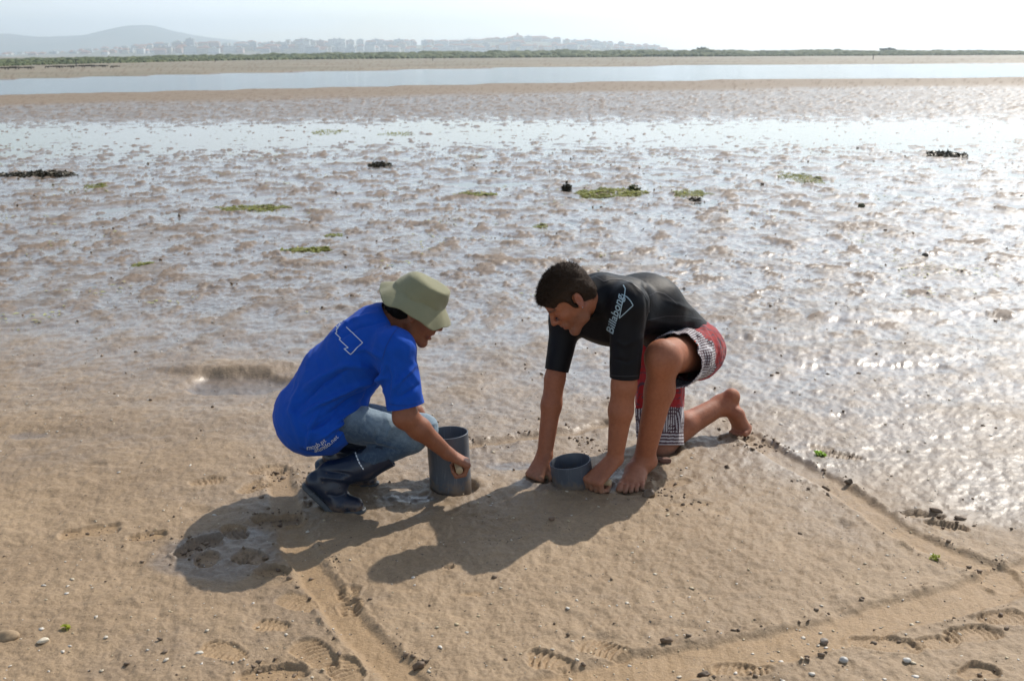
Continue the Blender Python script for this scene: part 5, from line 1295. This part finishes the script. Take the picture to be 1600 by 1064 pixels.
lip = near * (loc[:, 0] > 0.085) * np.exp(-((loc[:, 2] + 0.061) / 0.009) ** 4) * (np.abs(loc[:, 1]) < 0.022); paint(lip, (0.26, 0.09, 0.07), 0.7)
st = near * sstep(-0.028, -0.055, loc[:, 2]) * sstep(-0.02, 0.012, loc[:, 0]) * (1 - lip); paint(st, (0.15, 0.085, 0.06), 0.45)
for y in (-1, 1):
    d, _ = seg_dist(loc, (0.0965, y * 0.013, 0.031), (0.076, y * 0.048, 0.033)); paint(np.exp(-(d / 0.0075) ** 4), (0.016, 0.010, 0.008), 0.92)
    d, _ = seg_dist(loc, (0.0885, y * 0.018, -0.001), (0.082, y * 0.044, 0.001)); paint(np.exp(-(d / 0.0022) ** 4), (0.05, 0.03, 0.02), 0.7)
    d, _ = seg_dist(loc, (-0.02, y * 0.083, 0.0), (-0.01, y * 0.083, -0.02)); paint(near * sstep(0.035, 0.012, d), (0.42, 0.15, 0.10), 0.5)
paint(sstep(0.10, 0.03, V[:, 2]) * 1.0, (0.40, 0.20, 0.13), 0.45)
kk = np.minimum(np.linalg.norm(V - m_knL, axis=1), 9); paint(sstep(0.075, 0.03, kk), (0.42, 0.20, 0.13), 0.4)
hd = np.minimum(np.linalg.norm(V - m_GL, axis=1), np.linalg.norm(V - m_GR, axis=1))
mud = sstep(0.052, 0.02, V[:, 2]) * (hd < 0.085) * np.clip(0.5 + 1.6 * noise3(V * 70), 0, 1); paint(mud, (0.20, 0.135, 0.09), 0.75)
mudf = sstep(0.022, 0.004, V[:, 2]); paint(mudf, (0.22, 0.15, 0.10), 0.6)
m_body = link('body', np_mesh('man_body', V, Q, {'Col': col}), M_skin_m, man)

# fine dark hair on forearms and shins
BN = vnormals(V, Q); hs = []; rng2 = np.random.default_rng(8)
for a, b, r, n in ((m_elL, m_wrL, 0.062, 1100), (m_elR, m_wrR, 0.056, 800), (m_knL * 0.85 + m_anL * 0.15, m_anL, 0.080, 1700), (m_knR * 0.7 + m_anR * 0.3, m_anR, 0.075, 900)):
    d, tt = seg_dist(V, a, b); sl = (d < r) & (tt > 0.02) & (tt < 0.93); dv = unit(b - a)
    hs.append(spikes(V[sl], BN[sl], lambda p, n_: dv * 0.9, n, 0.013, 0.00022, rng2, 0.25))
link('body_hair', np_mesh('body_hair', *join_np(hs)), M_hair_m, man)

# short hair
v = Vol(m_head - 0.21, m_head + 0.21, 0.003)
def ME(c, r, k, mode='add'): v.ell(ML(*c), np.array(r) * MS, m_hR, k * MS, mode)
ME((-0.008, 0, 0.046), (0.107, 0.0865, 0.096), 0.01); ME((0.058, 0, 0.072), (0.042, 0.060, 0.036), 0.02); ME((-0.055, 0, -0.02), (0.05, 0.062, 0.055), 0.03)
for y in (-1, 1): v.cone(ML(0.018, y * 0.073, 0.03), ML(0.010, y * 0.071, -0.012), 0.014 * MS, 0.008 * MS, 0.01)
# face, ears and neck left free
ME((0.118, 0, -0.005), (0.058, 0.085, 0.072), 0.012, 'sub')
ME((0.080, 0, -0.055), (0.082, 0.12, 0.062), 0.012, 'sub')
for y in (-1, 1):
    ME((-0.010, y * 0.090, -0.004), (0.029, 0.028, 0.041), 0.006, 'sub')
    ME((0.062, y * 0.085, 0.005), (0.040, 0.045, 0.045), 0.012, 'sub')
v.cut(ML(-0.05, 0, -0.062), m_hR @ unit((0.35, 0, -0.94)), 0.01)
HV, HQ = v.nets(); HN = vnormals(HV, HQ)
HV = HV + HN * (noise3(HV * 40) * 0.004 + noise3(HV * 130) * 0.002)[:, None]
hl = (HV - m_head) @ m_hR / MS
fl = m_hR @ np.array([0.35, 0, 0.25])
dn = m_hR @ np.array([-0.25, 0, -0.75])
topm = lambda p: sstep(0.03, 0.10, ((p - m_head) @ m_hR)[:, 2])[:, None]
SV, SQ = spikes(HV, HN, lambda p, n: fl * topm(p) + dn * (1 - topm(p)), 12000, 0.011, 0.0009, rng, 0.16)
sel = hl[:, 2] > 0.07
SV2, SQ2 = spikes(HV[sel], HN[sel], lambda p, n: fl * 0.8, 4500, 0.017, 0.0009, rng, 0.3)
m_hair = link('hair', np_mesh('man_hair', *join_np([(HV, HQ), (SV, SQ), (SV2, SQ2)])), M_hair_m, man)
for y in (1,):
    e = ML(-0.001, y * 0.0868, -0.029)
    es = Vol(e - 0.01, e + 0.01, 0.0010); es.ell(e, (0.0022, 0.0022, 0.0022), None, 0)
    link('earring', np_mesh('earring', *es.nets()), M_earring, man)

# rash vest
v = Vol((0.05, 3.80, 0.30), (1.10, 4.78, 0.98), 0.0036)
man_torso(v, 0.005)
v.cone(m_neck - mf * 0.03, m_neck + unit(m_head - m_neck) * 0.05 + np.array([0, 0, -0.015]), 0.073, 0.067, 0.03)
V, Q = v.nets(); del v; N = vnormals(V, Q)
B = lambda x, y, Y=3.93: at(x, y, Y)
V = folds(V, N, [([B(1005, 440, 4.05), B(1012, 475, 4.0), B(1010, 520, 4.0)], -0.006, 0.008), ([B(960, 432, 4.0), B(985, 440, 3.95), B(1003, 460, 3.95)], 0.003, 0.006),
                 ([B(1010, 500, 4.1), B(1050, 505, 4.15), B(1090, 500, 4.25)], 0.005, 0.010), ([B(1005, 520, 4.1), B(1040, 520, 4.12), B(1080, 512, 4.22)], -0.005, 0.009),
                 ([B(1040, 470, 4.15), B(1070, 480, 4.2), B(1095, 490, 4.25)], 0.004, 0.008), ([B(960, 560), B(980, 566), B(1000, 556)], -0.003, 0.006), ([B(958, 530), B(975, 540), B(1003, 528)], 0.003, 0.007)])
V = V + vnormals(V, Q) * (noise3(V * 22) * 0.0022)[:, None]
V = relax(V, Q, 1, 0.5)
axL_, axR_ = unit(m_elL - m_shL), unit(m_elR - m_shR)
hemL, hemR = at(976, 590, 3.98), at(869, 579, 4.19)
wst = m_pel + np.array([-0.03, -0.02, 0.03]); wax = unit(m_pel - m_wai)
nkp = m_neck + unit(m_head - m_neck) * 0.035
me = cloth_mesh('rash_vest', V, Q, [
    (hemL, unit(axL_), lambda c: near_line(c, m_shL, m_elL, 0.1) & (c[:, 2] < hemL[2] + 0.06)),
    (hemR, unit(axR_), lambda c: near_line(c, m_shR, m_elR, 0.1) & (c[:, 2] < hemR[2] + 0.06) & (c[:, 0] < 0.36)),
    (m_pel + wax * 0.035, wax, lambda c: np.linalg.norm(c - m_pel, axis=1) < 0.25),
    (nkp, unit(m_head - m_neck), lambda c: np.linalg.norm(c - nkp, axis=1) < 0.11)])
m_vest = thicken(link('rash_vest', me, M_lycra, man), 0.003)

# board shorts
v = Vol((0.30, 3.95, 0.0), (1.12, 4.82, 0.80), 0.0032)
v.cone(m_pel + wax * 0.005, m_pel + wax * 0.06, 0.106, 0.130, 0.03, (mr, 1.27))
v.cone(m_hipL, m_hipR, 0.118, 0.115, 0.05)
thL = unit(m_knL - m_hipL); lowL = m_hipL + thL * 0.30
v.cone(m_hipL, lowL + thL * 0.05 + np.array([0.010, 0, -0.022]), 0.114, 0.110, 0.03)
thR = unit(m_knR - m_hipR)
v.cone(m_hipR, m_knR + thR * 0.05 + np.array([0.004, 0.0, 0.0]), 0.112, 0.098, 0.03)
V, Q = v.nets(); del v; N = vnormals(V, Q)
V = folds(V, N, [([B(1070, 520, 4.25), B(1085, 545, 4.22), B(1080, 580, 4.2)], 0.009, 0.010), ([B(1085, 515, 4.25), B(1098, 540, 4.25), B(1090, 575, 4.25)], -0.009, 0.009), ([B(1100, 510, 4.3), B(1110, 540, 4.3), B(1105, 575, 4.3)], 0.009, 0.010),
                 ([B(1055, 515, 4.2), B(1068, 530, 4.15), B(1078, 560, 4.12)], -0.006, 0.008), ([B(1062, 640, 4.38), B(1058, 665, 4.36), B(1056, 690, 4.36)], 0.008, 0.009), ([B(1000, 600, 4.35), B(998, 650, 4.33), B(996, 690, 4.32)], 0.009, 0.010), ([B(1012, 600, 4.35), B(1010, 650, 4.33), B(1008, 690, 4.32)], -0.008, 0.008)], 1.8, 0.85)
V = V + vnormals(V, Q) * (noise3(V * np.array([22, 22, 16])) * 0.009 + noise3(V * 60) * 0.002)[:, None]
V = relax(V, Q, 1, 0.5)
# panel map: distance along each leg decides red yoke, striped panel and hem bands
dL, tL = seg_dist(V, m_hipL - thL * 0.05, lowL); dR, tR = seg_dist(V, m_hipR, m_knR)
isR = dR - 0.01 < dL
along = np.where(isR, tR * 0.45, tL * 0.35).astype(np.float32)
ax = np.where(isR[:, None], thR, thL); ref = np.where(isR[:, None], m_hipR, m_hipL); rel = V - ref
s1 = unit(np.cross(thL, (0, 0, 1))); s2 = np.cross(thL, s1); r1 = unit(np.cross(thR, (0, 1, 0))); r2 = np.cross(thR, r1)
ang = np.where(isR, np.arctan2(rel @ r2, rel @ r1), np.arctan2(rel @ s2, rel @ s1)).astype(np.float32)
stripe = 0.5 + 0.5 * np.sin(ang * 0.115 / 0.0018 * 1.0); band = 0.5 + 0.5 * np.sin(along / 0.0022 * 0.95)
wR_, white, red, mar = np.array([0.44, 0.40, 0.39]), np.array([0.56, 0.53, 0.54]), np.array([0.34, 0.010, 0.013]), np.array([0.055, 0.018, 0.028])
wt = np.where(isR, sstep(0.0, 0.2, stripe - 0.45), sstep(0, 0.2, stripe - 0.42))[:, None]
hemb = np.where(isR, along > 0.385, (along > 0.27) & False)
q2 = noise3(V * 21 + 9); cross = (q2 > 0.13) & ~hemb
pw = np.where(hemb[:, None], sstep(0, 0.2, band - 0.45)[:, None], np.where(cross[:, None], wt * sstep(0, 0.2, band - 0.3)[:, None], wt)); pw = np.where(((q2 < -0.26) & ~hemb)[:, None], 1.0, pw); pw = np.where(((np.abs(q2 - 0.13) < 0.02) & ~hemb)[:, None], 0.1, pw)
panel = mar * (1 - pw) + white * pw
wob = noise3(V * 14) * 0.03
yoke = np.where(isR, along < 0.27 + wob, along < 0.15 + wob * 1.6 + 0.05 * np.sin(ang * 2.0))
# broken-up swirls in the red yoke
q1 = noise3(V * np.array([26, 26, 34]) + 5); sw = np.where(yoke & ((np.abs(q1) < 0.045) | (q1 > 0.30)), 1.0, 0.0)[:, None]
colS = np.where(yoke[:, None], red * (1 - sw) + mar * 1.6 * sw, panel).astype(np.float32)
fc = at(1084, 539, 4.2); 
Nn = vnormals(V, Q)
dirv = unit(fc - np.array([0, 0, EYE]))
rel2 = (V - fc) - ((V - fc) @ dirv)[:, None] * dirv
rr2 = np.linalg.norm(rel2, axis=1); th2 = np.arctan2(rel2[:, 2], rel2[:, 0])
fl_m = (rr2 < 0.019 * (0.62 + 0.38 * np.cos(5 * th2))) & (Nn @ dirv < 0)
colS[fl_m] = (0.62, 0.085, 0.012)
M_shorts = mat_new('printed_boardshort_cloth', (0.5, 0.1, 0.1), 0.8, Sheen_Weight=0.15, Specular_IOR_Level=0.25)
t = NT(M_shorts); t.link(t.attr('Col', 'Color'), t.b.inputs['Base Color']); co = t.objco()
t.link(t.bump(t.noise(900, 1, 0.5, co), 0.2, 0.001, t.bump(t.noise(50, 3, 0.6, co), 0.3, 0.005)), t.b.inputs['Normal'])
cutL = lowL + np.array([0.004, 0, -0.012]); hemR_p = m_knR - thR * 0.008
me = cloth_mesh('shorts', V, Q, [
    (cutL + thL * 0.015, unit(thL + np.array([0.15, 0.0, 0.10])), lambda c: near_line(c, m_hipL, lowL, 0.16) & ((c - m_hipL) @ thL > 0.13) & (c[:, 2] > 0.30)),
    (hemR_p, unit(thR), lambda c: c[:, 2] < 0.22)], {'Col': colS})
m_shorts = thicken(link('shorts', me, M_shorts, man), 0.003)

# sleeve lettering and wave mark
bv = bvh_of(m_vest)
px = lambda x, y: (920 + x * 100 / 626, 430 + y * 170 / 1064)
V2, F2 = text_faces('Billabong', 1.0, 0.35, 0.08, 0.012)
w = max(x for x, y in V2)
p1, p0 = np.array(px(322, 185)), np.array(px(180, 700)); dirp = unit(p1 - p0); nrm = np.array([dirp[1], -dirp[0]])
size = 18.0
pts = [tuple(p1 + dirp * (x - w) * size * 0.95 + np.array([-0.97, -0.25]) * (y - 0.30) * size * 0.95 + np.array([-1.2, 0])) for x, y in V2]
project_print('print', pts, F2, lambda p: photo_ray(*p), bv, M_print_dim, m_vest)
for pl, wd in (([px(338, 100), px(358, 135), px(350, 200), px(322, 300), px(300, 420)], 0.8), ([px(300, 420), px(432, 296)], 0.7), ([px(320, 190), px(375, 215), px(410, 255), px(432, 296)], 0.75)):
    V2, F2 = stroke_faces(pl, wd, False, 1.2)
    project_print('print', V2, F2, lambda p: photo_ray(*p), bv, M_print_dim, m_vest)

M_seam = mat_new('vest_seam_thread', (0.035, 0.035, 0.042), 0.6)
for pl in ([(930, 432), (944, 440), (956, 436), (972, 437), (988, 443), (1003, 455), (1012, 470), (1014, 488)], [(1014, 462), (1026, 456), (1038, 459), (1050, 468), (1058, 476)], [(1012, 500), (1040, 494), (1070, 494), (1098, 500)]):
    V2, F2 = stroke_faces(pl, 0.45, False, 2.0)
    project_print('seam', V2, F2, lambda p: photo_ray(*p), bv, M_seam, m_vest, 0.0016)
V2, F2 = stroke_faces([(953, 586), (965, 587.5), (980, 588), (995, 587), (1002, 585)], 0.4, False, 2.0)
project_print('seam', V2, F2, lambda p: photo_ray(*p), bv, M_seam, m_vest, 0.0016)
# ------------------------------------------------------------------ coring tubes
def core_tube(base, axis, length, label, rod_c, rod_d, rod_half):
    root = empty('core_tube', base, label, 'tube', 'grey coring tubes')
    ax = unit(axis); e1 = unit(np.cross(ax, (0, 1, 0))); e2 = np.cross(ax, e1); n = 72
    prof = [(TUBE_R - 0.005, -0.06), (TUBE_R, -0.06), (TUBE_R, length - 0.0012), (TUBE_R - 0.0012, length), (TUBE_R - 0.0042, length), (TUBE_R - 0.005, length - 0.001)]
    V = [np.asarray(base) + ax * z + (e1 * math.cos(2 * math.pi * k / n) + e2 * math.sin(2 * math.pi * k / n)) * r for r, z in prof for k in range(n)]
    m = len(prof)
    Q = [(j * n + k, j * n + (k + 1) % n, ((j + 1) % m) * n + (k + 1) % n, ((j + 1) % m) * n + k) for j in range(m) for k in range(n)]
    o = link('pipe_wall', np_mesh('pipe_wall', np.array(V), np.array(Q)[:, ::-1]), M_pvc, root)
    md = o.modifiers.new('edges', 'EDGE_SPLIT'); md.split_angle = math.radians(40)
    a, b = rod_c - unit(rod_d) * rod_half[0], rod_c + unit(rod_d) * rod_half[1]; d = unit(rod_d)
    V, Q = tube_pts([a, a + d * 0.0005, a + d * 0.002, b - d * 0.002, b - d * 0.0005, b], [0.0005, 0.0115, 0.013, 0.013, 0.0115, 0.0005], 20)
    link('handle', np_mesh('handle', V, Q), M_wood, root)
    return root
core_tube(t1_base, t1_axis, 0.225, 'tall grey plastic coring tube gripped by the person in the blue T-shirt', w_G, (-0.14, 1, 0), (0.052, 0.33))
t2_base = np.array([*gr(894, 752), 0.0]); t2_base = np.array([t2_mid[0] + 0.016, t2_mid[1] + 0.004, 0.0])
core_tube(t2_base, unit((-0.14, -0.02, 1.0)), 0.100, 'short grey plastic coring tube pushed deep in sand between the kneeling person\'s fists', t2_mid, m_GL - m_GR, (np.linalg.norm(m_GL - m_GR) / 2 + 0.05, np.linalg.norm(m_GL - m_GR) / 2 + 0.05))
